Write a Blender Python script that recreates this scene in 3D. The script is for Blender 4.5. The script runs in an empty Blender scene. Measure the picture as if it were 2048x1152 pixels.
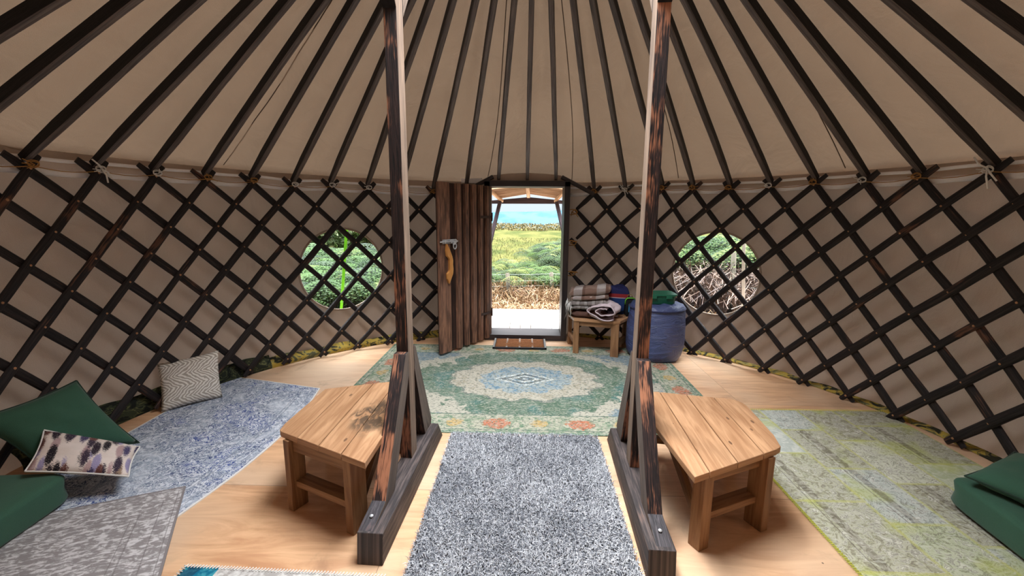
import bpy, math, random
import numpy as np
from mathutils import Vector, Matrix, noise as mnoise
random.seed(7); RNG = np.random.default_rng(7)
PI = math.pi
SC = bpy.context.scene
COL = SC.collection
V = Vector

# ------------------------------------------------------------------ colours
def lin(r, g, b):
    return tuple(((c / 255) / 12.92 if c / 255 <= .04045 else ((c / 255 + .055) / 1.055) ** 2.4) for c in (r, g, b)) + (1.0,)

# ------------------------------------------------------------------ node helper
class NT:
    def __init__(s, name):
        s.m = bpy.data.materials.new(name); s.m.use_nodes = True
        s.t = s.m.node_tree; s.t.nodes.clear()
        s.out = s.t.nodes.new('ShaderNodeOutputMaterial')
    def put(s, sock, v):
        if v is None: return
        if isinstance(v, bpy.types.NodeSocket): s.t.links.new(v, sock)
        else:
            if sock.type == 'RGBA' and not hasattr(v, '__len__'): v = (v, v, v, 1)
            sock.default_value = v
    def node(s, typ, **kw):
        n = s.t.nodes.new(typ)
        for k, v in kw.items():
            if k.startswith('_'): setattr(n, k[1:], v)
            else: s.put(n.inputs[k.replace('__', ' ')], v)
        return n
    def math(s, op, a, b=None, c=None, clamp=False):
        n = s.t.nodes.new('ShaderNodeMath'); n.operation = op; n.use_clamp = clamp
        s.put(n.inputs[0], a); s.put(n.inputs[1], b)
        if c is not None: s.put(n.inputs[2], c)
        return n.outputs[0]
    def add(s, a, b): return s.math('ADD', a, b)
    def sub(s, a, b): return s.math('SUBTRACT', a, b)
    def mul(s, a, b): return s.math('MULTIPLY', a, b)
    def gt(s, a, b): return s.math('GREATER_THAN', a, b)
    def lt(s, a, b): return s.math('LESS_THAN', a, b)
    def absv(s, a): return s.math('ABSOLUTE', a)
    def step(s, a, lo, hi):   # smooth ramp
        n = s.t.nodes.new('ShaderNodeMapRange'); n.interpolation_type = 'SMOOTHSTEP'
        s.put(n.inputs[0], a); n.inputs[1].default_value = lo; n.inputs[2].default_value = hi
        return n.outputs[0]
    def mix(s, f, a, b, mode='MIX'):
        n = s.t.nodes.new('ShaderNodeMix'); n.data_type = 'RGBA'; n.blend_type = mode
        s.put(n.inputs[0], f); s.put(n.inputs[6], a); s.put(n.inputs[7], b)
        return n.outputs[2]
    def coord(s, kind='Object'):
        return s.node('ShaderNodeTexCoord').outputs[kind]
    def mapv(s, v, scale=(1, 1, 1), loc=(0, 0, 0), rot=(0, 0, 0)):
        n = s.node('ShaderNodeMapping'); s.put(n.inputs[0], v)
        s.put(n.inputs['Location'], loc); n.inputs['Rotation'].default_value = rot; n.inputs['Scale'].default_value = scale
        return n.outputs[0]
    def xyz(s, v):
        n = s.node('ShaderNodeSeparateXYZ'); s.put(n.inputs[0], v); return n.outputs
    def comb(s, x, y, z=0.0):
        n = s.node('ShaderNodeCombineXYZ'); s.put(n.inputs[0], x); s.put(n.inputs[1], y); s.put(n.inputs[2], z); return n.outputs[0]
    def noise(s, v, scale=5, detail=4, rough=.55, dist=0.0, col=False):
        n = s.node('ShaderNodeTexNoise'); s.put(n.inputs['Vector'], v)
        n.inputs['Scale'].default_value = scale; n.inputs['Detail'].default_value = detail
        n.inputs['Roughness'].default_value = rough; n.inputs['Distortion'].default_value = dist
        return n.outputs[1 if col else 0]
    def voro(s, v, scale=5, feature='F1', out='Distance', rnd=1.0):
        n = s.node('ShaderNodeTexVoronoi', _feature=feature); s.put(n.inputs['Vector'], v)
        n.inputs['Scale'].default_value = scale
        if 'Randomness' in n.inputs: n.inputs['Randomness'].default_value = rnd
        return n.outputs[out]
    def white(s, v):
        n = s.node('ShaderNodeTexWhiteNoise', _noise_dimensions='3D'); s.put(n.inputs['Vector'], v); return n.outputs[0]
    def ramp(s, f, stops, interp='LINEAR'):
        n = s.node('ShaderNodeValToRGB'); s.put(n.inputs[0], f); cr = n.color_ramp; cr.interpolation = interp
        while len(cr.elements) < len(stops): cr.elements.new(.5)
        for e, (p, c) in zip(cr.elements, stops): e.position = p; e.color = c
        return n.outputs[0]
    def rnd(s): return s.node('ShaderNodeObjectInfo').outputs['Random']
    def finish(s, color, rough=.8, bump=None, bstr=.3, bdist=.01, spec=.3, metal=0.0, sheen=0.0, transl=0.0, tcol=None):
        p = s.node('ShaderNodeBsdfPrincipled')
        s.put(p.inputs['Base Color'], color); s.put(p.inputs['Roughness'], rough)
        s.put(p.inputs['Specular IOR Level'], spec); s.put(p.inputs['Metallic'], metal)
        if sheen: p.inputs['Sheen Weight'].default_value = sheen
        bn = None
        if bump is not None:
            b = s.node('ShaderNodeBump'); s.put(b.inputs['Height'], bump)
            b.inputs['Strength'].default_value = bstr; b.inputs['Distance'].default_value = bdist
            s.put(p.inputs['Normal'], b.outputs[0]); bn = b.outputs[0]
        res = p.outputs[0]
        if transl:
            t = s.node('ShaderNodeBsdfTranslucent'); s.put(t.inputs[0], tcol if tcol is not None else color)
            if bn: s.put(t.inputs['Normal'], bn)
            mx = s.node('ShaderNodeMixShader'); mx.inputs[0].default_value = transl
            s.put(mx.inputs[1], res); s.put(mx.inputs[2], t.outputs[0]); res = mx.outputs[0]
        s.t.links.new(res, s.out.inputs[0])
        return s.m

def plain(name, rgb, rough=.7, var=.12, scale=20, **kw):
    n = NT(name); c = lin(*rgb); v = n.noise(n.coord(), scale, 3)
    d = tuple(x * (1 - var) for x in c[:3]) + (1,); e = tuple(min(1, x * (1 + var)) for x in c[:3]) + (1,)
    return n.finish(n.mix(v, d, e), rough, bump=v, bstr=.1, bdist=.002, **kw)

def charred(name, orange=.25, base=(30, 24, 24), mid=(66, 46, 40), org=(170, 98, 62), thr=.56, vs=26.0, fig=0.0):
    """charred timber; uv.x runs along the grain in metres"""
    n = NT(name); uv = n.coord('UV'); r = n.rnd()
    off = n.comb(n.mul(r, 31.0), n.mul(r, 17.0), n.mul(r, 9.0))
    va = n.node('ShaderNodeVectorMath', _operation='ADD'); n.put(va.inputs[0], uv); n.put(va.inputs[1], off); w = va.outputs[0]
    grain = n.noise(n.mapv(w, (1.6, vs, 1)), 3.0, 4, .6, fig)
    fine = n.noise(n.mapv(w, (4, vs * 3, 1)), 4.0, 2, .6)
    patch = n.noise(n.mapv(w, (1.0, 2.2, 1)), 3.2, 3, .6)
    c = n.mix(n.step(grain, .38, .7), lin(*base), lin(*mid))
    f = n.mul(n.step(n.add(patch, n.mul(n.sub(grain, .5), .55)), thr, thr + .13), orange)
    c = n.mix(f, c, lin(*org))
    c = n.mix(n.mul(n.step(fine, .5, .75), .35), c, lin(*base))
    return n.finish(c, .62, bump=n.add(grain, fine), bstr=.5, bdist=.004, spec=.35)

def sawn(name, dark, light, vs=22, rough=.65, knots=False, var=.25, u=1.2, spec=.3):
    n = NT(name); uv = n.coord('UV'); r = n.rnd()
    off = n.comb(n.mul(r, 31.0), n.mul(r, 17.0), 0.0)
    va = n.node('ShaderNodeVectorMath', _operation='ADD'); n.put(va.inputs[0], uv); n.put(va.inputs[1], off); w = va.outputs[0]
    g = n.noise(n.mapv(w, (u, vs, 1)), 2.6, 5, .6, .8)
    f = n.noise(n.mapv(w, (3, vs * 4, 1)), 4, 2)
    big = n.noise(n.mapv(w, (1, 3, 1)), 2, 2)
    c = n.mix(n.step(n.add(n.mul(g, .7), n.mul(big, .3)), .35, .68), lin(*dark), lin(*light))
    c = n.mix(n.mul(n.step(f, .5, .8), var), c, lin(*dark))
    if knots:
        k = n.voro(n.mapv(w, (2.2, 5.5, 1)), 2.0)
        c = n.mix(n.mul(n.lt(k, .085), .75), c, lin(78, 50, 32))
    return n.finish(c, rough, bump=n.add(g, n.mul(f, .5)), bstr=.25, bdist=.003, spec=spec)

def canvas(name, rgb, tr, tcol):
    n = NT(name); o = n.coord()
    w = n.noise(n.mapv(o, (1, 1, .6)), 2.2, 4, .55, .6); wv = n.noise(o, 260, 1)
    c0 = lin(*rgb)
    c = n.mix(n.step(w, .3, .75), tuple(x * .88 for x in c0[:3]) + (1,), c0)
    return n.finish(c, .85, bump=n.add(n.mul(w, 1.2), n.mul(wv, .06)), bstr=.5, bdist=.07, spec=.15, transl=tr, tcol=lin(*tcol))

# ------------------------------------------------------------------ mesh builder
class MB:
    def __init__(s): s.v = []; s.f = []; s.m = []; s.uv = []
    def quad(s, idx, uvs, mi=0): s.f.append(idx); s.uv.append(uvs); s.m.append(mi)
    def sweep(s, pts, prof, up=V((0, 0, 1)), scale=None, mi=0, closed=True, caps=True, twist=None, v0=0.0):
        n = len(prof); base = len(s.v); L = 0; Ls = []
        for i, p in enumerate(pts):
            if i: L += (pts[i] - pts[i - 1]).length
            Ls.append(L)
            t = (pts[min(i + 1, len(pts) - 1)] - pts[max(i - 1, 0)]).normalized()
            u = up[i] if isinstance(up, list) else up
            side = t.cross(u)
            side = side.normalized() if side.length > 1e-6 else V((1, 0, 0))
            nn = side.cross(t).normalized()
            k = scale[i] if scale else 1.0
            for (a, b) in prof: s.v.append(p + side * (a * k) + nn * (b * k))
        per = [0]
        for j in range(n):
            a = prof[j]; b = prof[(j + 1) % n]; per.append(per[-1] + math.hypot(a[0] - b[0], a[1] - b[1]))
        for i in range(len(pts) - 1):
            for j in range(n if closed else n - 1):
                a = base + i * n + j; b = base + i * n + (j + 1) % n
                s.quad((a, b, b + n, a + n), ((Ls[i], v0 + per[j]), (Ls[i], v0 + per[j + 1]), (Ls[i + 1], v0 + per[j + 1]), (Ls[i + 1], v0 + per[j])), mi)
        if caps and closed:
            e = base + (len(pts) - 1) * n
            s.quad(tuple(base + j for j in reversed(range(n))), tuple((prof[j][0] * .1, prof[j][1]) for j in reversed(range(n))), mi)
            s.quad(tuple(e + j for j in range(n)), tuple((L + prof[j][0] * .1, prof[j][1]) for j in range(n)), mi)
    def prism(s, poly, ext, axis=None, mi=0, side_mi=None):
        """poly: planar 3D points, ext: extrusion vector, axis: grain direction"""
        n = len(poly); b = len(s.v); ext = V(ext); poly = [V(p) for p in poly]
        s.v += poly + [p + ext for p in poly]
        if axis is None: axis = max(((poly[(i + 1) % n] - poly[i]) for i in range(n)), key=lambda q: q.length)
        ax = V(axis).normalized(); e = ext.normalized(); c = ax.cross(e)
        if c.length < .01:
            c = (poly[1] - poly[0]).cross(e)
            if c.length < .01: c = V((1, 0, 0))
        c.normalize()
        U = lambda p: p.dot(ax)
        f0 = tuple(reversed(range(b, b + n))); f1 = tuple(range(b + n, b + 2 * n))
        s.quad(f0, tuple((U(s.v[i]), s.v[i].dot(c)) for i in f0), mi)
        s.quad(f1, tuple((U(s.v[i]), s.v[i].dot(c) + .37) for i in f1), mi)
        for i in range(n):
            j = (i + 1) % n; q = (b + i, b + j, b + n + j, b + n + i)
            ed = (poly[j] - poly[i]).normalized(); al = abs(ed.dot(ax))
            if al > .5: uv = tuple((U(s.v[k]), s.v[k].dot(e) + i * .61) for k in q)
            else:
                g = ed
                if abs(e.dot(ax)) > .5: uv = tuple((s.v[k].dot(e), s.v[k].dot(g) + i * .61) for k in q)
                else: uv = tuple((s.v[k].dot(g) * .15, s.v[k].dot(e) + i * .61) for k in q)
            s.quad(q, uv, mi if side_mi is None else side_mi)
    def box(s, c, size, rot=0.0, axis=None, mi=0, M=None):
        sx, sy, sz = (x / 2 for x in size)
        R = M if M is not None else Matrix.Rotation(rot, 3, 'Z')
        c = V(c); P = [c + R @ V((x, y, -sz)) for x, y in ((-sx, -sy), (sx, -sy), (sx, sy), (-sx, sy))]
        if axis is None: axis = max(range(3), key=lambda k: size[k])
        ax = R @ V([1 if k == axis else 0 for k in range(3)])
        s.prism(P, R @ V((0, 0, 2 * sz)), ax, mi)
    def dome(s, c, nrm, r, h, mi=0, seg=8):
        nrm = V(nrm).normalized(); a = nrm.orthogonal().normalized(); b = nrm.cross(a); base = len(s.v)
        for k, (rr, hh) in enumerate(((r, 0), (r * .75, h * .7))):
            for j in range(seg):
                t = 2 * PI * j / seg; s.v.append(V(c) + a * (rr * math.cos(t)) + b * (rr * math.sin(t)) + nrm * hh)
        s.v.append(V(c) + nrm * h)
        for j in range(seg):
            k = (j + 1) % seg
            s.quad((base + j, base + k, base + seg + k, base + seg + j), ((0, 0),) * 4, mi)
            s.quad((base + seg + j, base + seg + k, base + 2 * seg), ((0, 0),) * 3, mi)
    def grid(s, P, uvs=None, mi=0, closed_u=False, flip=False):
        """P[i][j] points"""
        b = len(s.v); ni = len(P); nj = len(P[0])
        for row in P: s.v += [V(p) for p in row]
        for i in range(ni - (0 if closed_u else 1)):
            for j in range(nj - 1):
                i2 = (i + 1) % ni; q = (b + i * nj + j, b + i2 * nj + j, b + i2 * nj + j + 1, b + i * nj + j + 1)
                ii = (i, i + 1, i + 1, i); jj = (j, j, j + 1, j + 1)
                uv = tuple((uvs[a % ni][c] if uvs else (a / ni, c / nj)) for a, c in zip(ii, jj))
                if flip: q = q[::-1]; uv = uv[::-1]
                s.quad(q, uv, mi)
    def build(s, name, mats, parent=None, smooth=False, bevel=0.0, origin=None, subsurf=0):
        me = bpy.data.meshes.new(name)
        o3 = V(origin) if origin is not None else V((0, 0, 0))
        if origin is None and parent is not None: o3 = V(parent.get('_o', (0, 0, 0)))
        me.from_pydata([tuple(v - o3) for v in s.v], [], s.f)
        uvl = me.uv_layers.new(name='UVMap')
        flat = [c for f in s.uv for p in f for c in p]
        uvl.data.foreach_set('uv', flat)
        me.polygons.foreach_set('material_index', s.m)
        me.polygons.foreach_set('use_smooth', [smooth] * len(s.f))
        for m in (mats if isinstance(mats, (list, tuple)) else [mats]): me.materials.append(m)
        me.update()
        o = bpy.data.objects.new(name, me); COL.objects.link(o)
        if parent is not None:
            o.parent = parent
            pw = V(parent.get('_o', (0, 0, 0))); o.location = o3 - pw; o['_o'] = tuple(o3)
        else: o.location = o3; o['_o'] = tuple(o3)
        if bevel:
            b = o.modifiers.new('edge', 'BEVEL'); b.width = bevel; b.segments = 2; b.limit_method = 'ANGLE'; b.angle_limit = .6
        if subsurf:
            q = o.modifiers.new('soft', 'SUBSURF'); q.levels = subsurf; q.render_levels = subsurf
        return o

def npmesh(name, verts, faces, mat, parent=None, uv=None):
    """verts (n,3), faces (m,3|4) arrays"""
    me = bpy.data.meshes.new(name); nf, k = faces.shape
    me.vertices.add(len(verts)); me.vertices.foreach_set('co', np.asarray(verts, np.float32).ravel())
    me.loops.add(nf * k); me.loops.foreach_set('vertex_index', faces.astype(np.int32).ravel())
    me.polygons.add(nf); me.polygons.foreach_set('loop_start', np.arange(0, nf * k, k, dtype=np.int32))
    if uv is not None:
        l = me.uv_layers.new(name='UVMap'); l.data.foreach_set('uv', np.asarray(uv, np.float32)[faces.ravel()].ravel())
    me.update(calc_edges=True); me.validate()
    me.materials.append(mat)
    o = bpy.data.objects.new(name, me); COL.objects.link(o)
    if parent is not None: o.parent = parent; o.location = -V(parent.get('_o', (0, 0, 0)))
    return o

def tag(o, label, cat, group=None, kind=None):
    o['label'] = label; o['category'] = cat
    if group: o['group'] = group
    if kind: o['kind'] = kind
    return o
def thing(name, loc, label, cat, group=None):
    o = bpy.data.objects.new(name, None); o.empty_display_size = .1; COL.objects.link(o); o.location = loc; o['_o'] = tuple(loc)
    return tag(o, label, cat, group)
def struct(o, label=None):
    o['kind'] = 'structure'
    if label: o['label'] = label
    return o

RR = lambda w, h, r=.25: [(-w / 2 + r * w * .5, -h / 2), (w / 2 - r * w * .5, -h / 2), (w / 2, -h / 2 + r * h), (w / 2, h / 2 - r * h), (w / 2 - r * w * .5, h / 2), (-w / 2 + r * w * .5, h / 2), (-w / 2, h / 2 - r * h), (-w / 2, -h / 2 + r * h)]
CIRC = lambda r, n=8: [(r * math.cos(2 * PI * k / n), r * math.sin(2 * PI * k / n)) for k in range(n)]

# ------------------------------------------------------------------ materials
M = {}
M['post'] = charred('charred post', .85, (24, 20, 22), (70, 52, 48), (184, 124, 92), .505, 30, 1.4)
M['pole'] = charred('charred roof pole', .12, (9, 9, 13), (24, 22, 26), (96, 64, 50), .66)
M['poleside'] = sawn('grey pole flank', (74, 68, 68), (116, 106, 102), 30)
M['bar'] = charred('charred trellis lath', .5, (24, 21, 23), (52, 43, 42), (140, 92, 68), .62, 40)
M['sleeper'] = charred('charred grey sleeper', .25, (50, 45, 46), (100, 88, 84), (130, 95, 78), .6, 24)
M['bare'] = sawn('bare sawn flank', (104, 88, 76), (158, 134, 114), 30, .7)
M['bareg'] = sawn('weathered sawn flank', (80, 70, 64), (122, 108, 98), 30, .7)
M['endgrain'] = charred('charred end grain', .3, (34, 32, 36), (82, 76, 80), (140, 100, 84), .62, 9, 2.5)
M['bench'] = sawn('varnished pine', (150, 108, 74), (194, 152, 114), 11, .55, True, .3, .8, .4)
def mat_stained():
    m = M['bench'].copy(); m.name = 'varnished pine with burnt stain'; t = m.node_tree
    p = [q for q in t.nodes if q.type == 'BSDF_PRINCIPLED'][0]; src = p.inputs['Base Color'].links[0].from_socket
    n = NT.__new__(NT); n.m = m; n.t = t; n.out = None
    pos = n.node('ShaderNodeNewGeometry').outputs['Position']; x, y, z = n.xyz(pos)
    w = n.noise(n.mapv(pos, (14, 6, 1)), 1.6, 5, .65, .8); w2 = n.noise(n.mapv(pos, (5, 5, 1)), 1, 2)
    d = n.math('SQRT', n.add(n.math('POWER', n.mul(n.add(x, .845), 1 / .13), 2.0), n.math('POWER', n.mul(n.add(y, .16), 1 / .26), 2.0)))
    k = n.mul(n.step(n.add(n.mul(d, -1), n.mul(n.sub(w2, .5), 1.2)), -1.0, -.5), n.step(w, .40, .56))
    t.links.new(n.mix(n.mul(k, .85), src, lin(70, 58, 46)), p.inputs['Base Color']); return m
M['benchs'] = mat_stained()
M['bench2'] = sawn('varnished pine leg', (118, 82, 54), (160, 120, 84), 14, .55, False, .3, 1, .4)
M['door'] = sawn('dark stained door board', (66, 46, 38), (158, 114, 90), 16, .55, False, .55, 1.4, .45)
M['doordark'] = sawn('dark stained door recess', (38, 26, 24), (72, 50, 42), 16, .6)
M['frame'] = sawn('black stained door frame', (34, 28, 30), (58, 48, 48), 14, .5, False, .3, 1, .5)
M['oak'] = sawn('carved pale handle', (186, 120, 60), (222, 164, 96), 14, .5)
M['porchwood'] = sawn('pale porch batten', (190, 150, 116), (232, 198, 164), 16, .7)
M['porchdark'] = sawn('dark porch beam', (62, 50, 56), (96, 82, 88), 14, .7)
M['steel'] = plain('galvanised steel', (196, 200, 204), .35, .1, 60, metal=.35)
M['rivet'] = plain('pale rivet cord', (176, 132, 96), .5, .2)
M['twine'] = plain('ochre twine', (168, 124, 70), .9, .25, 200)
M['whitecord'] = plain('white cord', (226, 224, 220), .8, .08, 100)
M['band'] = plain('white webbing band', (240, 238, 240), .7, .04, 60)
M['roof'] = canvas('tan roof canvas', (152, 129, 108), .03, (176, 148, 122))
M['wall'] = canvas('grey brown wall canvas', (192, 174, 158), .03, (180, 162, 146))
M['seam'] = plain('stitched canvas seam', (84, 66, 54), .9)
M['greenstrap'] = plain('lime green strap', (120, 230, 40), .6)
M['whitestrap'] = plain('white strap', (236, 240, 240), .6)
M['rubber'] = plain('black mat rubber', (34, 34, 38), .5)

def mat_pane():
    n = NT('clear vinyl pane'); tr = n.node('ShaderNodeBsdfTransparent'); n.put(tr.inputs[0], (.95, .97, .96, 1))
    gl = n.node('ShaderNodeBsdfGlossy'); gl.inputs['Roughness'].default_value = .08
    mx = n.node('ShaderNodeMixShader'); mx.inputs[0].default_value = .04
    n.put(mx.inputs[1], tr.outputs[0]); n.put(mx.inputs[2], gl.outputs[0]); n.t.links.new(mx.outputs[0], n.out.inputs[0])
    return n.m
M['pane'] = mat_pane()

def mat_ply():
    n = NT('birch plywood floor'); o = n.coord(); x, y, z = n.xyz(o)
    sheet = n.comb(n.math('FLOOR', n.mul(n.add(x, .65), 1 / 2.44)), n.math('FLOOR', n.mul(n.add(y, .215), 1 / 1.22)), 0.0)
    r = n.white(sheet)
    g = n.noise(n.mapv(n.comb(x, y, n.mul(r, 7.0)), (.9, 5.5, 1)), 1.7, 5, .6, 1.6)
    big = n.noise(n.comb(x, y, n.mul(r, 3.0)), 1.1, 2)
    c = n.mix(n.step(g, .3, .72), lin(196, 146, 108), lin(228, 184, 142))
    c = n.mix(n.step(big, .35, .7), c, n.mix(g, lin(204, 168, 136), lin(226, 198, 168)))
    stain = n.noise(n.mapv(o, (2, 2, 1)), 1.3, 5, .62, 1.0)
    c = n.mix(n.mul(n.step(stain, .56, .72), .32), c, lin(128, 100, 78))
    sp = n.voro(o, 3.2); c = n.mix(n.mul(n.lt(sp, .014), .85), c, lin(60, 44, 36))
    fy = n.math('FRACT', n.mul(n.add(y, .215), 1 / 1.22)); fx = n.math('FRACT', n.mul(n.add(x, .65), 1 / 2.44))
    ln = n.math('MAXIMUM', n.math('MAXIMUM', n.lt(fy, .0028), n.gt(fy, .9995)), n.lt(fx, .0014))
    c = n.mix(n.mul(ln, .6), c, lin(96, 70, 52))
    return n.finish(c, n.mix(g, .38, .55), bump=g, bstr=.06, bdist=.002, spec=.4)
M['ply'] = mat_ply()

# ------------------------------------------------------------------ camera
cam_d = bpy.data.cameras.new('camera'); cam = bpy.data.objects.new('camera', cam_d); COL.objects.link(cam)
cam_d.sensor_width = 36; cam_d.lens = 862.853 / 2048 * 36; cam_d.clip_start = .02; cam_d.clip_end = 5000
pitch, yaw, roll = .1724518, .028981742, .0078925
cam.matrix_world = (Matrix.Translation((-.0186, -2.4109, 1.55)) @ Matrix.Rotation(yaw, 4, 'Z')
                    @ Matrix.Rotation(PI / 2 - pitch, 4, 'X') @ Matrix.Rotation(roll, 4, 'Z'))
SC.camera = cam

# ------------------------------------------------------------------ yurt layout
T0, DL = -.3766798, .12556
TT = {-9: (-.0105, -.009), -8: (-.0089, -.004), -7: (-.0098, .003), -6: (-.0083, -.001), -5: (-.0048, .002), -4: (-.004, -.015), -3: (-.005, -.002), -2: (.0001, -.013), 0: (-.0019, -.031), 5: (.0186, -.014), 6: (.0132, 0), 7: (.0253, .015), 8: (.0098, .008), 9: (.0065, -.002), 10: (.0063, .004), 11: (.0075, .014), 12: (.0085, .01), 13: (.0052, .013), 14: (.0178, .021)}
BB = {-5.5: (-.0145, .021), -4.5: (-.0168, .026), -3.5: (-.0129, .006), -2.5: (-.0123, .008), -1.5: (-.0103, -.001), -.5: (-.0081, -.013), 5.5: (.0044, -.005), 8.5: (-.0055, -.018), 9.5: (-.0096, -.017), 10.5: (-.007, -.002), 11.5: (-.0102, 0), 12.5: (-.011, -.005), 13.5: (-.0142, -.013), 14.5: (-.0059, .011)}
def ip(D, i):
    k = sorted(D); return float(np.interp(i, k, [D[j][0] for j in k])), float(np.interp(i, k, [D[j][1] for j in k]))
def ang(i, w):
    a, _ = ip(TT, i); b, _ = ip(BB, i); s = max(-1.7, min(1.0, (i - 2) / 6.5))
    return T0 + DL * i + a * (1 - w) + b * w - .019 * s * 4 * w * (1 - w)
def node(i, row, dr=0.0):
    w = row / 9; _, za = ip(TT, i); _, zb = ip(BB, i)
    th = ang(i, w); z = (1.80 + za) * (1 - w) + (.055 + zb) * w; r = 3.0 - .05 * w + dr
    return V((r * math.sin(th), r * math.cos(th), z))
def rad(p): return V((p.x, p.y, 0)).normalized()
def pol(th, r, z): return V((r * math.sin(th), r * math.cos(th), z))

# ---- floor
mb = MB(); ring = [pol(2 * PI * k / 96, 3.16, 0) for k in range(96)]
mb.prism([p + V((0, 0, -.06)) for p in reversed(ring)], (0, 0, .06), (1, 0, 0))
mb.f[0] = mb.f[0]
fl = mb.build('floor', M['ply']); struct(fl, 'pale plywood floor of the round tent')

# ---- wall canvas with round windows
RW, G, GZ = 3.08, .0497, .048
def wallpt(a, z):
    th = a / RW
    f = mnoise.noise(V((a * 1.3, z * .9, 3.1))) * .016 + mnoise.noise(V((a * 4.2 + 9, z * 2.0, 1.7))) * .007
    dw = math.hypot(abs(a) - 2.2365, z - .912)
    f *= max(.15, min(1, (dw - .45) / .25)) if dw < .7 else 1
    f += .012 * math.sin(PI * max(0, min(1, z / 1.9)))
    return pol(th, RW + f, z)
def make_wall(sgn, name, label):
    mb = MB(); k0, k1, kw = 9, int(math.ceil(PI * RW / G)), 45; zr = 40; zc = 19; H = 11
    pts = {}
    def vid(a, z):
        key = (round(a, 4), round(z, 4))
        if key not in pts: pts[key] = len(mb.v); mb.v.append(wallpt(sgn * a, z))
        return pts[key]
    for i in range(k0, k1):
        for j in range(0, zr):
            if kw - H <= i < kw + H and zc - H <= j < zc + H: continue
            a0, a1, z0, z1 = i * G, min((i + 1) * G, PI * RW), j * GZ, (j + 1) * GZ
            q = (vid(a0, z0), vid(a1, z0), vid(a1, z1), vid(a0, z1))
            mb.quad(q if sgn < 0 else q[::-1], ((a0, z0),) * 4)
    per = [(kw - H + t, zc - H) for t in range(2 * H)] + [(kw + H, zc - H + t) for t in range(2 * H)] + [(kw + H - t, zc + H) for t in range(2 * H)] + [(kw - H, zc + H - t) for t in range(2 * H)]
    ca, cz, r = kw * G, zc * GZ, .447; rings = []; K = 7
    for (i, j) in per:
        a, z = i * G, j * GZ; t = math.atan2(z - cz, a - ca); ia, iz = ca + r * math.cos(t), cz + r * math.sin(t)
        rings.append([vid(a + (ia - a) * k / K, z + (iz - z) * k / K) for k in range(K + 1)])
    n = len(rings)
    for m_ in range(n):
        A, B = rings[m_], rings[(m_ + 1) % n]
        for k in range(K):
            q = (A[k], B[k], B[k + 1], A[k + 1]); mb.quad(q if sgn < 0 else q[::-1], ((0, 0),) * 4)
    o = mb.build(name, M['wall'], smooth=True)
    struct(o, label)
    # pane and its stitched rim
    pb = MB(); P = []
    for k in range(0, 10):
        rr = (.452) * k / 9
        P.append([wallpt(sgn * (ca + max(rr, .0005) * math.cos(2 * PI * t / 64)), cz + max(rr, .0005) * math.sin(2 * PI * t / 64)) for t in range(65)])
    pb.grid(P)
    w = pb.build('window_1' if sgn < 0 else 'window_2', M['pane'], smooth=True)
    struct(w, 'round clear window in the canvas ' + ('on the hinge side of the door' if sgn < 0 else 'behind the blue beanbag'))
    rb = MB(); rp = [wallpt(sgn * (ca + .455 * math.cos(2 * PI * t / 64)), cz + .455 * math.sin(2 * PI * t / 64)) for t in range(65)]
    rb.sweep(rp, RR(.022, .006), up=[rad(p) for p in rp], caps=False)
    rb.build('window_rim', M['wall'], w, smooth=True)
    return o
make_wall(-1, 'wall_left', 'grey brown canvas wall on the open door side')
make_wall(1, 'wall_right', 'grey brown canvas wall behind the beanbag')
mb = MB(); mb.grid([[wallpt(a * .0497, 1.86 + .02 * j) for j in range(5)] for a in range(-9, 10)])
struct(mb.build('wall_front', M['wall'], smooth=True), 'canvas strip above the door')

# ---- roof canvas
SL = .6676
def roofz(r): return 1.887 + (3.0 - r) * SL
def roofpt(th, r, off=.10):
    ph = (th - T0) / DL; fr = ph - math.floor(ph); s = math.sin(PI * fr)
    k = math.floor(ph)
    sag = (.034 + .030 * mnoise.noise(V((k * 3.3, r * .9, 0)))) * s * s
    wr = .020 * mnoise.noise(V((th * 9, r * 2.2, 5.0))) + .009 * mnoise.noise(V((th * 20, r * 7 + th * 6, 2.0)))
    mid = max(0, math.sin(PI * min(1, max(0, (r - .55) / 2.5))))
    z = roofz(r) + off + (sag + wr) * (.3 + .7 * mid)
    return pol(th, r, z)
mb = MB(); P = []
NTH = 50 * 9
for i in range(NTH):
    th = T0 + 2 * PI * i / NTH
    row = [pol(th, 3.095, 1.86), pol(th, 3.095, 1.885)]
    for j in range(41): row.append(roofpt(th, 3.085 - (3.085 - .86) * j / 40, .10))
    P.append(row)
mb.grid(P, closed_u=True)
roof = mb.build('ceiling', M['roof'], smooth=True); struct(roof, 'tan canvas roof of the tent')
for i in (-5.55, 1.72, 4.42, 11.55, -12.3, 7.6):
    th = T0 + DL * i; mb = MB(); pts = [roofpt(th + .022 * math.sin(j * .1), 3.07 - 2.15 * j / 30, .097) for j in range(31)]
    mb.sweep(pts, RR(.007, .004), up=[V((0, 0, 1))] * len(pts)); mb.build('canvas_seam', M['seam'], roof)

# ---- crown ring above (carries the pole tops)
mb = MB(); pts = [pol(2 * PI * k / 48, .895, roofz(.895) - .045) for k in range(49)]
mb.sweep(pts, RR(.07, .13), caps=False)
crown = mb.build('crown_wheel', M['pole'], smooth=False); tag(crown, 'charred round crown ring that the roof poles run up to', 'crown ring')
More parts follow.
